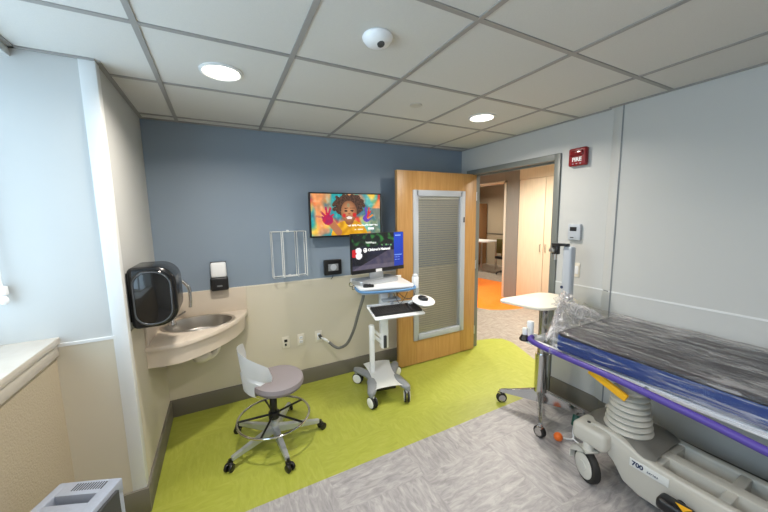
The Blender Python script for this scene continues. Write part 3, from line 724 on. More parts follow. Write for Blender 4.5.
# ------------------------------------------------------------------ computer cart
CA = math.radians(-11)
t = thing('computer_cart', 'white medical computer cart with blue-edged worktop and four casters', 'cart', (1.27, 2.53, 0), CA)
mb = MB()
def bplate(u, v):
    y = -.225 + .44 * v; w = .112 + .03 * (abs(v - .55) * 2) ** 1.6 - .012 * (v < .2)
    x = (u - .5) * 2 * w; return Vector((x, y, .205 - .04 * (1 - v) - .012 * (abs(u - .5) * 2) ** 3))
mb.grid(bplate, 9, 16, -.045); mb.build('base_cover', M_['white_plastic'], t, ang=50)
MB().box(-.1, .1, -.12, .2, .07, .125, .01).build('battery_box', M_['black'], t)
for sx, sy in ((-1, -1), (1, -1), (-1, 1), (1, 1)):
    ex, ey = (.165 if sy < 0 else .205) * sx, .225 * sy
    kx_ = ex / (.165 * sx)
    prof = [(.085 * sx, .0 * sy, .14, .05), (.118 * sx, .07 * sy, .15, .05), (.125 * sx * kx_, .13 * sy, .15, .05), (.148 * sx * kx_, .19 * sy, .145, .044), (.166 * sx * kx_, .235 * sy, .135, .036), (.172 * sx * kx_, .258 * sy, .126, .018)]
    q = bmesh.new(); R_ = []
    for i, (x, y, z, w) in enumerate(prof):
        x2, y2 = (prof[i + 1][:2] if i + 1 < len(prof) else prof[i][:2]); x1_, y1_ = (prof[i - 1][:2] if i else prof[i][:2])
        dv = Vector((x2 - x1_, y2 - y1_, 0)).normalized(); nn = Vector((-dv.y, dv.x, 0))
        R_.append([q.verts.new(Vector((x, y, z)) + nn * (w * math.cos(2 * PI * k / 14)) + Vector((0, 0, .026 * math.sin(2 * PI * k / 14)))) for k in range(14)])
    for A, B in zip(R_, R_[1:]):
        for k in range(14): q.faces.new((A[k], A[(k + 1) % 14], B[(k + 1) % 14], B[k]))
    q.faces.new(R_[0]); q.faces.new(R_[-1][::-1]); bmesh.ops.recalc_face_normals(q, faces=q.faces[:])
    mb = MB(); mb.add(q); leg = mb.build('leg', M_['mid_grey'], t, ang=60)
    mb = MB(); ca = (.4, -.3, .9, 2.0)[(sx > 0) + 2 * (sy > 0)]; ax = Vector((math.cos(ca), math.sin(ca), 0)); fw = Vector((-ax.y, ax.x, 0)) * -.014
    c = Vector((ex, ey, .054)) + fw
    mb.m(0)
    for s in (-1, 1): mb.cyl(c + ax * (.006 * s), c + ax * (.024 * s), .054, n=24, bev=.006)
    mb.m(1)
    for s in (-1, 1): mb.cyl(c + ax * (.024 * s), c + ax * (.028 * s), .045, n=20, bev=.002)
    mb.cyl((ex, ey, .08), (ex, ey, .13), .018).box(c.x - .016, c.x + .016, c.y - .016, c.y + .016, .09, .125, .006)
    mb.build('caster', [M_['rubber'], M_['white_plastic']], leg)
mb = MB(); mb.box(-.104, -.06, .03, .075, .16, .63, .006).cyl((-.082, .053, .62), (-.082, .053, .645), .028, bev=.004); mb.build('lower_post', M_['white_plastic'], t)
mb = MB(); q0, q1 = Vector((-.082, .05, .61)), Vector((.03, .075, .5))
for dz in (0, -.055): mb.cyl(q0 + Vector((0, 0, dz)), q1 + Vector((0, 0, dz)), .015, n=12)
mb.box(-.09, -.06, .02, .03, .5, .63, .003).box(.02, .035, .04, .05, .4, .53, .003)
mb.build('lift_arm', [M_['white_plastic']], t)
mb = MB(); mb.box(.01, .085, .05, .125, .40, 1.0, .008, 3).box(-.09, .17, -.03, .2, .985, 1.003, .004).build('column', M_['white_plastic'], t)
mb = MB(); mb.box(-.015, .015, -.0, .02, .41, .53, .003, M=Matrix.Translation((.046, .03, 0))); mb.build('slide_cover', M_['dark_grey'], t)
# worktop in cart coordinates
def cl(x, y):   # world -> cart
    dx, dy = x - 1.27, y - 2.53; return (dx * math.cos(-CA) - dy * math.sin(-CA), dx * math.sin(-CA) + dy * math.cos(-CA))
wx, wy = cl(1.35, 2.655); WT = 1.028
mb = MB(); mb.prism([(wx + x, wy + y) for x, y in rr(-.265, .265, -.2, .215, .05, .05)], WT - .022, WT, .005, 2)
mb.box(wx - .27, wx + .27, wy + .205, wy + .222, WT - .02, WT + .02, .004)
mb.build('worktop', M_['white_plastic'], t)
mb = MB(); mb.tube([(wx - .268, wy - .02, WT - .025), (wx - .272, wy - .16, WT - .025), (wx - .235, wy - .235, WT - .025), (wx - .1, wy - .258, WT - .027), (wx + .1, wy - .258, WT - .027), (wx + .235, wy - .235, WT - .025), (wx + .272, wy - .16, WT - .025), (wx + .268, wy - .02, WT - .025)], .011, 12, sub=5)
mb.build('front_handle', M_['blue_handle'], t, label='light blue front handle')
mb = MB(); mb.prism([(wx + x, wy + y) for x, y in rr(-.24, .24, -.185, .18, .05, .05)], WT - .065, WT - .024, .008, 2); mb.build('under_tray', M_['light_grey'], t)
for sx, yy in ((-1, -.05), (-1, .1), (1, -.1)):
    x = wx + .27 * sx; MB().tube([(x, wy + yy, WT - .03), (x + .03 * sx, wy + yy, WT - .035), (x + .036 * sx, wy + yy - .02, WT), (x + .02 * sx, wy + yy - .03, WT + .01)], .004, 8, sub=3).build('cable_hook', M_['chrome'], t)
mb = MB(); kx, ky = cl(1.36, 2.42); KT = .822
Mk = Matrix.Translation((kx, ky, KT)) @ Matrix.Rotation(math.radians(4), 4, 'Z') @ Matrix.Rotation(math.radians(10), 4, 'X')
mb.prism(rr(-.238, .238, -.145, .125, .02, .02), -.014, 0, .004, 2, M=Mk)
mb.box(-.235, .235, .118, .128, 0, .012, .003, M=Mk)
mb.build('keyboard_tray', M_['white_plastic'], t)
mb = MB(); mb.tube([(kx, ky + .1, KT), (kx + .02, ky + .17, KT + .06), (kx + .02, ky + .2, WT - .05)], .018, 8, sub=3).box(kx - .09, kx + .09, ky + .09, ky + .2, KT + .05, KT + .07, .005).build('tray_bracket', M_['light_grey'], t)
mx_, my_ = cl(1.61, 2.335); MT = .895
mb = MB(); MK2 = Matrix.Translation((mx_, my_, MT)) @ Matrix.Rotation(math.radians(9), 4, 'X')
mb.prism([(.1 * math.cos(2 * PI * k / 40), .125 * math.sin(2 * PI * k / 40)) for k in range(40)], -.012, 0, .004, 2, M=MK2)
mb.tube([(mx_ - .05, my_ + .05, MT - .015), (mx_ - .12, my_ + .06, MT - .03), (kx + .2, ky + .05, KT + .01)], .012, 8, sub=3)
mb.build('mouse_tray', M_['white_plastic'], t)
mb = MB(); hx, hy = wx + .275, wy - .12
mb.box(hx - .005, hx + .045, hy - .03, hy + .03, WT - .05, WT + .06, .008).box(hx + .0, hx + .04, hy - .022, hy + .022, WT + .06, WT + .085, .008); mb.build('scanner_holder', M_['white_plastic'], t)
MB().tube([(hx + .02, hy, WT - .05), (hx, hy - .02, WT - .12), (hx - .06, hy, WT - .15), (hx - .12, hy + .04, WT - .11), (hx - .15, hy + .1, WT - .06)], .0035, 6, sub=5).tube([(hx - .03, hy + .02, WT - .04), (hx - .1, hy - .02, WT - .14), (hx - .16, hy - .04, WT - .17), (hx - .2, hy + .04, WT - .06)], .003, 6, sub=5).build('cable', M_['dark_grey'], t)

# computer monitor standing on the cart
MA = math.radians(8)
t = thing('computer_monitor', 'black widescreen computer monitor standing on the white cart', 'monitor', (1.318, 2.69, 1.0285), MA)
MW, MH, mz = .60, .372, .297
mb = MB(); mb.box(-MW / 2, MW / 2, -.035, -.005, mz - MH / 2, mz + MH / 2, .004)
mb.box(-MW / 2, MW / 2, -.038, -.03, mz - MH / 2, mz - MH / 2 + .034, .003)
mb.build('bezel', M_['black'], t)
mb = MB(); mb.box(-.08, .08, .01, .03, .012, .3, .005).build('stand', M_['silver'], t)
mb = MB(); mb.prism(rr(-.23, .22, -.07, .13, .04, .04), 0, .042, .006); mb.build('stand_base', M_['silver'], t)
MB().box(-.042, .028, -.0405, -.0375, mz - MH / 2 + .002, mz - MH / 2 + .03, .001).build('sticker', M_['white_ink'], t, label='small white sticker on the lower bezel')
def mon_fn(u, v):
    x, y = u * 1.7, v
    c = (16, 18, 34)
    if v < .34 - .1 * (u - .5) + .05 * nz(x * 4, 1): c = mixc((8, 16, 14), (40, 120, 50), .5 + 1.6 * nz(x * 7, y * 9, 2) - .3) if nz(x * 5, y * 6, 1) > -.12 else (10, 14, 20)
    elif v > .98 - (u - .02) * .72 and v > .5: c = mixc((62, 58, 84), (84, 76, 92), .5 + nz(x * 8, y * 8, 3))
    else: c = mixc((22, 24, 52), (10, 12, 24), .5 + nz(x * 2, y * 6, 4) * 1.5)
    if v > .88 and u < .8: c = mixc(c, (120, 112, 124), .45)
    if .25 < u < .45 and abs(v - (.24 + .15 * (u - .25))) < .022 and nz(u * 60, 3) > -.2: c = (210, 215, 205)
    if .5 < u < .78 and abs(v - (.33 + .1 * (u - .5))) < .02 and nz(u * 50, 5) > .05: c = (120, 190, 120)
    if u > .805:
        c = mixc((24, 70, 200), (16, 44, 150), v * .7)
        if .07 < v < .1 and .83 < u < .95: c = (150, 180, 235)
        if (.66 < v < .685 or .72 < v < .74 or .8 < v < .815) and .825 < u < (.96 if v < .7 else .92) and nz(u * 70, v * 9) > -.25: c = (140, 170, 235)
        if .655 < v < .67 and u < .97: c = (90, 140, 235)
    e = lambda cx, cy, rx, ry: ((u - cx) / rx) ** 2 + ((v - cy) / ry) ** 2 < 1
    if e(.035, .53, .055, .11): c = (200, 30, 40)
    if e(.115, .46, .056, .085) or e(.12, .6, .058, .095): c = (245, 245, 250)
    return c
picture('screen', MW - .012, MH - .04, 112, 66, mon_fn, M_['monitor_screen'], t, (0, -.0365, mz + .016))
MTX = Matrix.Rotation(PI / 2, 4, 'X')
glow = mat('lit_white', (.8, .8, .8, 1), .5, emit=(1, 1, 1, 1), estr=.9)
mb = MB(); mb.add(text_mesh("Children's National", .0325, .0003, .0004), Matrix.Translation((.004, -.0368, mz + .03)) @ MTX)
mb.build('screen_lettering', glow, t)
mb = MB(); mb.tube([(-.155 + .018 * math.cos(2 * PI * k / 20), -.037, mz + .03 + .018 * math.sin(2 * PI * k / 20)) for k in range(20)], .0022, 6, closed=True)
mb.box(-.157, -.153, -.0375, -.0365, mz + .016, mz + .044).box(-.168, -.142, -.0375, -.0365, mz + .028, mz + .032)
mb.build('screen_emblem', glow, t)
# keyboard, mouse, handset on the cart
t = thing('keyboard', 'black computer keyboard on the pull-out tray of the cart', 'keyboard', (0, 0, 0))
t.matrix_world = Matrix.Translation((1.27, 2.53, 0)) @ Matrix.Rotation(CA, 4, 'Z') @ Mk @ Matrix.Translation((0, -.025, .0005))
MB().box(-.225, .225, -.075, .09, 0, .016, .004).build('case', M_['black'], t)
mb = MB()
for rI in range(6):
    y = .07 - rI * .0262
    for k in range(21):
        if k in (15, 16.5): continue
        x = -.213 + k * .0213
        if rI == 5 and 4 <= k <= 8:
            if k == 4: MB().box(x - .009, x + 4 * .0213 + .009, y - .011, y + .011, .015, .022, .002, 1).build('space_bar', M_['key'], t)
            continue
        mb.box(x - .009, x + .009, y - .011, y + .011, .015, .022, .002, 1)
mb.build('key_caps', M_['key'], t)
t = thing('computer_mouse', 'black computer mouse on the round tray of the cart', 'mouse', (0, 0, 0))
t.matrix_world = Matrix.Translation((1.27, 2.53, 0)) @ Matrix.Rotation(CA, 4, 'Z') @ MK2 @ Matrix.Translation((0, .005, .001)) @ Matrix.Rotation(math.radians(40), 4, 'Z')
MB().sph((0, 0, .012), .03, (1.05, 1.75, .85)).build('mouse_body', M_['black'], t)
MB().cyl((-.004, .025, .034), (.004, .025, .034), .007, n=14).build('scroll_wheel', M_['light_grey'], t)
t = thing('barcode_scanner', 'small black handheld scanner lying on the white worktop of the cart', 'scanner', (1.155, 2.545, WT + .0005), math.radians(-25))
MB().box(-.05, .05, -.028, .028, 0, .022, .009, 3).box(-.04, .02, -.018, .018, .018, .028, .004).build('scanner_body', M_['black'], t)
MB().cyl((.0, 0, .027), (.0, 0, .030), .008, n=14).build('button', M_['light_grey'], t)

# ------------------------------------------------------------------ overbed stand
t = thing('instrument_stand', 'white-topped stand on a chrome four-legged base between door and stretcher', 'stand', (2.28, 1.595, 0))
mb = MB(); mb.cyl((0, 0, .19), (0, 0, .52), .05, n=28).cyl((0, 0, .52), (0, 0, .93), .036, n=24).cyl((0, 0, .1), (0, 0, .19), .032, n=24); mb.build('column', M_['chrome'], t)
for k, (ex, ey) in enumerate(((-.165, .27), (-.275, -.205), (.155, -.265), (.27, .2))):
    L = math.hypot(ex, ey); dv = Vector((ex / L, ey / L, 0)); nn = Vector((-dv.y, dv.x, 0))
    mb = MB(); q = bmesh.new(); R_ = []
    for s, w, z0, z1 in ((.0, .03, .10, .215), (.25, .026, .10, .19), (.7, .018, .095, .145), (1, .013, .092, .12)):
        R_.append([q.verts.new(dv * (L * s) + nn * a + Vector((0, 0, z))) for a, z in ((-w, z0), (w, z0), (w * .6, z1), (-w * .6, z1))])
    for A, B in zip(R_, R_[1:]):
        for j in range(4): q.faces.new((A[j], A[(j + 1) % 4], B[(j + 1) % 4], B[j]))
    q.faces.new(R_[0]); q.faces.new(R_[-1]); bmesh.ops.recalc_face_normals(q, faces=q.faces[:])
    bmesh.ops.bevel(q, geom=q.edges[:], offset=.004, segments=2, affect='EDGES')
    mb.add(q); leg = mb.build('leg', M_['chrome'], t)
    mb = MB(); sw = (.5, .9, -.6, .2)[k]; dv, nn = dv * math.cos(sw) + nn * math.sin(sw), nn * math.cos(sw) - dv * math.sin(sw); c = Vector((ex, ey, .044)) + nn * .01
    mb.m(0)
    for s in (-1, 1): mb.cyl(c + nn * .018 * s - dv * .008, c + nn * .004 * s - dv * .008, .044, n=22, bev=.005)
    mb.m(1)
    for s in (-1, 1): mb.cyl(c + nn * .021 * s - dv * .008, c + nn * .0175 * s - dv * .008, .03, n=18)
    mb.cyl((ex, ey, .07), (ex, ey, .11), .012).box(ex - .018, ex + .018, ey - .018, ey + .018, .075, .09, .004)
    mb.build('caster', [M_['rubber'], M_['chrome']], leg)
mb = MB()
TT = .965
top = [(-.275, .2), (-.265, .1), (-.235, -.03), (-.195, -.12), (-.1, -.155), (.05, -.165), (.2, -.15), (.27, -.08), (.285, .06), (.26, .17), (.15, .215), (-.05, .225), (-.2, .235)]
top = [(x, y) for x, y in top]
P = []
for i in range(len(top)):
    a, b2, c2, d2 = [Vector(top[(i + k) % len(top)]) for k in (-1, 0, 1, 2)]
    for k in range(5):
        s = k / 5; P.append(tuple(.5 * ((2 * b2) + (c2 - a) * s + (2 * a - 5 * b2 + 4 * c2 - d2) * s * s + (3 * b2 - a - 3 * c2 + d2) * s ** 3)))
mb.prism(P, TT - .024, TT, .008, 3).cyl((0, 0, .925), (0, 0, TT - .02), .07, n=24)
mb.build('tray_top', M_['cream_plastic'], t)
mb = MB(); mb.box(.11, .175, -.13, -.055, TT - .002, 1.405, .018, 4); mb.build('upright', M_['light_grey'], t)
mb = MB(); mb.box(.095, .145, -.095, .03, 1.405, 1.425, .004).box(.1, .14, -.02, .03, 1.335, 1.41, .006).build('clamp', M_['black'], t)
mb = MB(); mb.cyl((.102, .01, 1.37), (.065, .01, 1.37), .02, n=18, bev=.003).cyl((.12, .01, 1.29), (.12, .01, 1.34), .014).build('clamp_knob', M_['brushed'], t)
MB().cyl((.096, -.075, 1.08), (.0935, -.075, 1.08), .012, n=16).build('emblem', M_['navy_ink'], t)

# ------------------------------------------------------------------ patient stretcher
t = thing('hospital_stretcher', 'grey hospital stretcher with purple side rail and hydraulic base along the wall', 'stretcher', (0, 0, 0))
BX0, BX1, BY1, BY0 = 1.955, 2.34, 1.06, -1.15
mb = MB()
RXZ = Matrix(((0, 0, 1, 0), (1, 0, 0, 0), (0, 1, 0, 0), (0, 0, 0, 1)))     # prism (a,b,c) -> x=c, y=a, z=b
side = [(1.09, .345), (1.0, .37), (.9, .372), (.82, .352), (.75, .322), (.6, .312), (BY0, .312), (BY0, .09), (.75, .09), (.83, .12), (.885, .2), (.93, .235), (1.04, .245), (1.1, .25)]
mb.prism(side, BX0, BX0 + .05, .014, 3, M=RXZ)
mb.prism([(y, z) for y, z in side], BX1 - .05, BX1, .014, 3, M=RXZ)
mb.box(BX0 + .03, BX1 - .03, BY0, .78, .16, .2).box(2.1, 2.17, BY0, .75, .19, .314, .006)     # floor of the trays, centre rib
for y in (.70, .44, .1, -.3, -.7): mb.box(BX0 + .03, BX1 - .03, y - .022, y + .022, .19, .308, .006)
mb.build('base_shell', M_['warm_grey'], t)
# domed front housing carrying the bellows
mb = MB()
def hood(u, v):
    x = BX0 + .012 + (BX1 - BX0 - .024) * u; e = abs(u - .5) * 2
    y = .70 + .42 * v; zt = .365 + .012 * math.sin(PI * u) - .06 * max(0, (v - .72) / .28) ** 2 - .04 * max(0, (.25 - v) / .25) ** 2
    return Vector((x, y - .03 * e ** 4 * (v > .5), zt - .03 * e ** 8))
mb.grid(hood, 25, 25, -.16); mb.build('base_housing', mat('housing_grey', rgb(150, 148, 142), .5), t, ang=50)
prof = []; z = .355
mb = MB(); prof = [(0, .34), (.115, .34), (.13, .35)]
n = 8
for k in range(n):
    f = k / n; r0 = .122 - .04 * f; z0 = .36 + .27 * f; h = .27 / n
    prof += [(r0 - .026, z0 + .001), (r0 - .004, z0 + h * .25), (r0, z0 + h * .5), (r0 - .004, z0 + h * .75), (r0 - .028, z0 + h * .98)]
prof += [(.06, .64), (.06, .70), (0, .70)]
mb.lathe(prof, c=(2.105, .885, 0), n=40); mb.build('bellows', M_['warm_grey'], t, ang=50)
mb = MB()
mb.lathe(prof, c=(2.105, -.6, 0), n=24); mb.build('bellows', M_['warm_grey'], t, ang=50)
CSH = mat('caster_shell', rgb(200, 200, 194), .4)
def bcaster(px, py, rz):
    mb = MB(); x = y = 0; MZ = Matrix.Translation((px, py, 0)) @ Matrix.Rotation(rz, 4, 'Z')
    def cy(a, b, rad, n, bev=0.):
        t_ = MB(); t_.cyl(a, b, rad, n=n, bev=bev); mb.add(t_.bm, MZ)
    mb.m(0); cy((-.022, 0, .1), (.022, 0, .1), .1, 32, .012)
    mb.m(1)
    for q in (-1, 1): cy((.022 * q, 0, .1), (.03 * q, 0, .1), .076, 28, .004); cy((.03 * q, 0, .1), (.035 * q, 0, .1), .03, 18)
    pts = [(.116 * math.cos(math.radians(a)), .1 + .116 * math.sin(math.radians(a))) for a in range(-12, 112, 8)]
    ins = [(p * .92, .1 + (z_ - .1) * .92) for p, z_ in pts]
    mb.prism(pts + ins[::-1], -.042, .042, 0, M=MZ @ RXZ)
    for q in (-1, 1): mb.prism([(p, z_) for p, z_ in pts if z_ > .12], .039 * q - .003, .039 * q + .003, 0, M=MZ @ RXZ)
    cy((0, 0, .21), (0, 0, .26), .03, 20)
    return mb.build('caster', [M_['rubber'], CSH], t)
bcaster(1.925, 1.005, math.radians(-26)); bcaster(2.32, 1.02, 0); bcaster(1.96, -1.2, 0); bcaster(2.32, -1.2, 0)
for x0, x1 in ((1.893, 2.06), (2.25, 2.37)): MB().box(x0, x1, .9, 1.1, .245, .362, .03, 4).build('caster_housing', M_['warm_grey'], t)
MB().cyl((1.96, 1.03, .361), (1.96, 1.03, .365), .01, n=14).build('cap', M_['dark_grey'], t)
# printed label on the side of the base
lb = MB().box(BX0 - .0035, BX0 + .002, .625, .80, .245, .292, .001).build('label', mat('label_film', rgb(208, 211, 210), .35), t)
mb = MB(); mb.add(text_mesh('700', .036, .0004, .0014), Matrix.Translation((BX0 - .004, .762, .268)) @ MF)
mb.add(text_mesh('series', .022, .0004, 0, .25), Matrix.Translation((BX0 - .004, .695, .265)) @ MF)
mb.build('lettering', M_['navy_ink'], lb)
# pedal
mb = MB(); mb.box(-.055, .03, .50, .64, .17, .235, .022, 4, M=Matrix.Translation((1.905, 0, 0))).cyl((1.93, .57, .2), (1.97, .57, .2), .02)
pd = mb.build('brake_pedal', M_['black'], t)
mb = MB(); mb.prism([(1.862, .535), (1.905, .515), (1.895, .575)], .2345, .2375); mb.build('pedal_mark', M_['yellow'], pd)
# litter frame
mb = MB()
for x in (1.965, 2.54): mb.box(x - .02, x + .02, -1.3, 1.5, .715, .75, .006)
for y in (-.6, .2, .95, 1.48): mb.box(1.965, 2.54, y - .02, y + .02, .715, .748, .006)
mb.box(1.99, 2.52, -1.25, 1.3, .748, .766, .003)
mb.build('litter_frame', M_['white_plastic'], t)
for y0 in (.75, -.74): MB().box(1.98, 2.3, y0, y0 + .28, .69, .716, .006).build('lift_plate', M_['warm_grey'], t)
# corner bumper posts at the head end
mb = MB(); mb.cyl((2.01, 1.51, .72), (2.01, 1.51, .865), .024, n=20, bev=.004).box(1.96, 2.06, 1.48, 1.53, .715, .765, .01); mb.build('socket_post', M_['white_plastic'], t)
mb = MB(); mb.cyl((1.945, 1.505, .775), (1.945, 1.505, .825), .018, n=16).cyl((1.97, 1.505, .76), (1.945, 1.505, .79), .014, n=12); mb.build('bumper_bracket', M_['white_plastic'], t)
MB().lathe([(0, .735), (.034, .735), (.036, .745), (.018, .778), (0, .778)], c=(1.94, 1.505, 0), n=24).build('bumper', M_['black'], t)
# purple rail
mb = MB(); mb.tube([(1.985, 1.475, .758), (1.935, 1.45, .758), (1.905, 1.37, .756), (1.893, 1.2, .752), (1.882, .86, .745), (1.858, .5, .73), (1.826, .2, .718), (1.81, -.4, .712), (1.83, -1.2, .71), (1.9, -1.28, .71), (1.96, -1.29, .712)], .019, 12, sub=6); mb.build('side_rail', M_['purple'], t, label='purple padded side rail')
for y in (1.3, .75, .25, -.5): MB().tube([(1.885, y, .74), (1.93, y, .735), (1.965, y, .735)], .009, 8).build('rail_bracket', M_['silver'], t)
mb = MB(); mb.box(1.94, 1.955, 1.07, 1.09, .7, .735)
L0, L1 = Vector((1.95, 1.09, .725)), Vector((1.95, .845, .63))
dv = (L1 - L0).normalized()
mb.cyl(L0, L1, .011, n=10)
q = Matrix.Translation(L1) @ dv.to_track_quat('X', 'Z').to_matrix().to_4x4()
mb.box(-.21, .01, -.012, .012, -.024, .018, .006, M=q)
mb.build('release_lever', M_['yellow'], t, label='yellow release lever under the rail')

# mattress
t = thing('mattress', 'navy stretcher mattress with charcoal top sealed under clear plastic', 'mattress', (0, 0, 0))
MX0, MX1, MY0, MY1, MZ0, MZ1 = 1.91, 2.585, -1.2, 1.24, .768, .885
MB().box(MX0, MX1, MY0, MY1, MZ0, MZ1 - .006, .02, 4).build('side_cover', M_['navy'], t)
mb = MB(); mb.box(MX0 + .012, MX1 - .012, MY0 + .012, MY1 - .012, MZ1 - .02, MZ1 + .004, .01, 3); mb.build('top_cover', M_['charcoal'], t)
P = [(MX0 + .004, MY1 - .03), (MX0 + .03, MY1 - .004), (MX1 - .03, MY1 - .004), (MX1 - .004, MY1 - .03), (MX1 - .004, MY0 + .03), (MX1 - .03, MY0 + .004), (MX0 + .03, MY0 + .004), (MX0 + .004, MY0 + .03)]
MB().tube([(x, y, MZ1 - .008) for x, y in P], .009, 8, closed=True).build('piping', M_['dark_pipe'], t)

# clear plastic bag drawn over the mattress and knotted at the head end
t = thing('plastic_cover', 'clear crinkled plastic bag over the mattress, bunched at the head end', 'plastic cover', (0, 0, 0))
def film(u, v):
    # u along the length from foot to head, v across from the near skirt to the wall
    y = MY0 - .01 + (MY1 + .03 - MY0 + .2 * min(1, max(0, (v - .16) / .7))) * u
    s = v * (.16 + .69 + .13); e = 0.
    if s < .16: x, z = MX0 - .012, MZ1 + .012 - (.16 - s); e = .6
    elif s < .85: x, z = MX0 - .012 + (s - .16), MZ1 + .014
    else: x, z = MX1 + .012, MZ1 + .012 - (s - .85)
    r = noise.fractal(Vector((s * 16, y * 1.6, 3.1)), 1., 2., 4)
    r2 = noise.fractal(Vector((s * 38, y * 3.5 + s * 2, 8.)), 1., 2., 3)
    hd = max(0, (u - .955) / .045)
    lift = .017 * abs(r) + .009 * abs(r2) + .03 * hd ** 2 * (.5 + .6 * abs(r2))
    if s < .16: x -= lift * .9 + .006 * (1 - s / .16)
    elif s < .85: z += lift * 1.15
    else: x += min(lift, .015) * .3
    if y < .6 and s > .5 and s < .85: z += .012 * math.sin((s - .5) / .35 * PI)
    return Vector((x, y, z))
mb = MB(); mb.grid(film, 150, 90); mb.build('film', M_['film'], t, ang=180)
KC = Vector((2.13, 1.36, 1.0))
mb = MB()
def gather(u, v):
    # pleated cone from the knot back to the head edge of the mattress
    a = v * 2 * PI; f = u
    hx, hz = MX0 - .02 + .35 + .345 * math.cos(a), .835 + .075 * math.sin(a)
    hx = max(min(hx, MX1 + .015), MX0 - .02); end = Vector((hx, MY1 + .01 + .02 * math.sin(a * 5), hz))
    st = KC + Vector((.028 * math.cos(a), 0, .028 * math.sin(a)))
    p = st.lerp(end, f ** .9); w = math.sin(PI * min(1, f * 1.05)) if f < .95 else .1
    pl = math.sin(a * 26 + 3 * nz(a, f * 2)) * .012 * w + .014 * nz(a * 4, f * 5, 2) * w
    return p + Vector((.4 * pl, .5 * pl, pl + .02 * w))
mb.grid(gather, 22, 160); mb.build('gathered_end', M_['film_knot'], t, ang=180)
mb = MB(); rnd = random.Random(5)
for k in range(17):
    a = 2 * PI * k / 17 + rnd.uniform(-.15, .15); L = rnd.uniform(.1, .17)
    d0 = Vector((math.cos(a) * .8, -.5 + .45 * rnd.random(), math.sin(a) * (1.0 if math.sin(a) > 0 else 1.15))).normalized()
    s0 = d0.cross(Vector((0, 1, 0))).normalized(); wv = rnd.uniform(.02, .05); ph = rnd.uniform(0, 6)
    def leaf(u, v, d0=d0, s0=s0, L=L, wv=wv, ph=ph):
        q = (v - .5) * 2
        return KC + d0 * (L * u) + s0 * (wv * q * u ** .7) + d0.cross(s0) * (.014 * math.sin(q * 5 + ph) * u ** .6) + Vector((0, 0, -.05 * u * u * (d0.z < .3)))
    mb.grid(leaf, 9, 13)
mb.build('bunched_tail', M_['film_knot'], t, ang=180)
mb = MB()
def skirt(u, v):
    p = KC.lerp(Vector((1.9 + .05 * (1 - v), 1.335 - .12 * v, .785)), u); w = math.sin(PI * u * .6)
    return p + Vector((-.03 * w + .012 * math.sin(v * 30) * w, .01 * math.sin(v * 22) * w, .03 * w + .014 * math.sin(v * 30 + 1) * w))
mb.grid(skirt, 18, 60); mb.build('hanging_fold', M_['film_knot'], t, ang=180)
MB().tube([KC + Vector((.03 * math.cos(2 * PI * k / 14), .004, .03 * math.sin(2 * PI * k / 14))) for k in range(14)], .004, 6, closed=True).build('tie', M_['white_plastic'], t)

# pull cord with an orange ball lying on the floor by the base
t = thing('pull_cord', 'orange ball on a white cord lying on the floor by the stretcher base', 'cord', (2.095, 1.305, 0))
MB().sph((0, 0, .031), .031, n=24).build('ball', M_['orange'], t)
MB().tube([(.03, -.0, .02), (.06, -.03, .012), (.1, -.05, .012), (.13, -.03, .05), (.16, -.02, .11)], .006, 8, sub=6).tube([(.1, -.05, .012), (.08, -.12, .012), (.06, -.17, .04)], .006, 8, sub=4).build('cord', M_['white_plastic'], t)
MB().cyl((.14, -.03, .085), (.18, -.02, .155), .024, n=16, bev=.006).build('clip', M_['green_dark'], t, label='dark green clip')

# ------------------------------------------------------------------ grey unit in the near corner
t = thing('air_purifier', 'grey box-shaped unit with recessed handle and slotted top under the window', 'air purifier', (-.6, 1.47, 0), math.radians(-21.6))
zt = .6; w2, d2 = .118, .145
mb = MB(); hx0, hx1, hy0, hy1 = -.082, .068, .035, .075
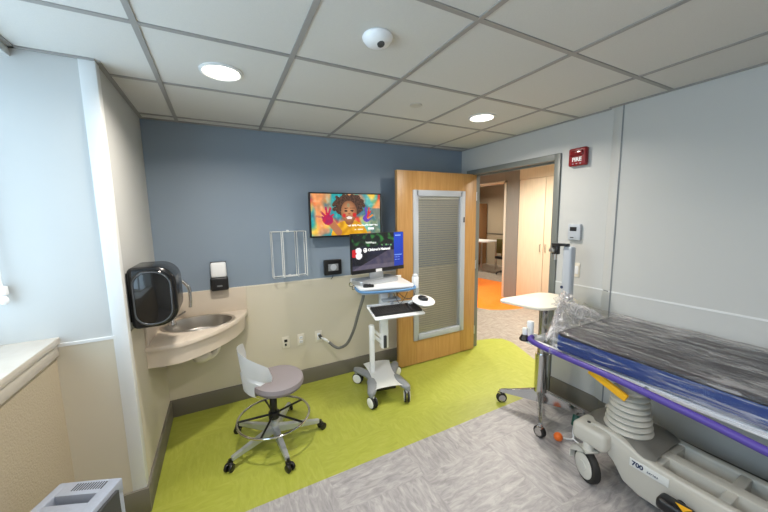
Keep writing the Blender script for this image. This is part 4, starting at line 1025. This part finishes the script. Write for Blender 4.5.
# top built as a frame round the handle recess
mb.box(-w2, w2, -d2, d2, .02, zt - .045, .012, 3)
mb.box(-w2, hx0, -d2, d2, zt - .06, zt, .006).box(hx1, w2, -d2, d2, zt - .06, zt, .006).box(hx0 - .004, hx1 + .004, -d2, hy0, zt - .06, zt, .005).box(hx0 - .004, hx1 + .004, hy1, d2, zt - .06, zt, .005)
mb.build('housing', mat('bluish_grey_plastic', rgb(160, 168, 184), .4, var=.04, vscale=60), t)
mb = MB(); mb.box(hx0, hx1, hy0, hy1, zt - .046, zt - .04); mb.build('handle_recess', M_['dark_grey'], t)
mb = MB()
for k in range(12): x = -.04 + k * .0098; mb.box(x, x + .0045, .095, .13, zt - .002, zt + .0012)
mb.build('vent_slots', M_['dark_grey'], t)
MB().box(w2 - .002, w2 + .012, -d2 + .02, d2 - .04, .03, zt - .02, .004).build('side_panel', M_['dark_grey'], t)
MB().box(-w2 + .01, w2 - .01, -d2 + .01, d2 - .01, 0, .022, .004).build('foot_plinth', M_['black'], t)

# ------------------------------------------------------------------ daylight, camera
wd = bpy.data.worlds.new('sky'); SC.world = wd; wd.use_nodes = True
bg = wd.node_tree.nodes['Background']
bg.inputs[0].default_value = (.61, .82, 1.0, 1); bg.inputs[1].default_value = 4.0
pl = bpy.data.lights.new('window_portal', 'AREA'); pl.shape = 'RECTANGLE'; pl.size = 1.3; pl.size_y = 2.82
pl.cycles.is_portal = True
po = bpy.data.objects.new('window_portal', pl); COL.objects.link(po); po.location = (-1.12, .66, 1.73); po.rotation_euler = (0, -PI / 2, 0)

f_px, pitch, yaw, roll, ch = 313.3, .124, .478, .017, 1.658
cam = bpy.data.cameras.new('camera'); co = bpy.data.objects.new('camera', cam); COL.objects.link(co); SC.camera = co
cam.sensor_fit = 'HORIZONTAL'; cam.sensor_width = 36; cam.lens = f_px / 768 * 36; cam.clip_start = .02
fwd = Vector((math.sin(yaw) * math.cos(pitch), math.cos(yaw) * math.cos(pitch), -math.sin(pitch)))
right = Vector((math.cos(yaw), -math.sin(yaw), 0)); down = fwd.cross(right)
r2 = right * math.cos(roll) + down * math.sin(roll); d2 = -right * math.sin(roll) + down * math.cos(roll)
co.matrix_world = Matrix(((r2.x, -d2.x, -fwd.x, 0), (r2.y, -d2.y, -fwd.y, 0), (r2.z, -d2.z, -fwd.z, ch), (0, 0, 0, 1)))

vs = SC.view_settings
vs.view_transform = 'Standard'; vs.look = 'None'; vs.gamma = 1; vs.exposure = 0.3; vs.use_curve_mapping = False
SC.cycles.max_bounces = 10; SC.cycles.diffuse_bounces = 6; SC.cycles.transparent_max_bounces = 16
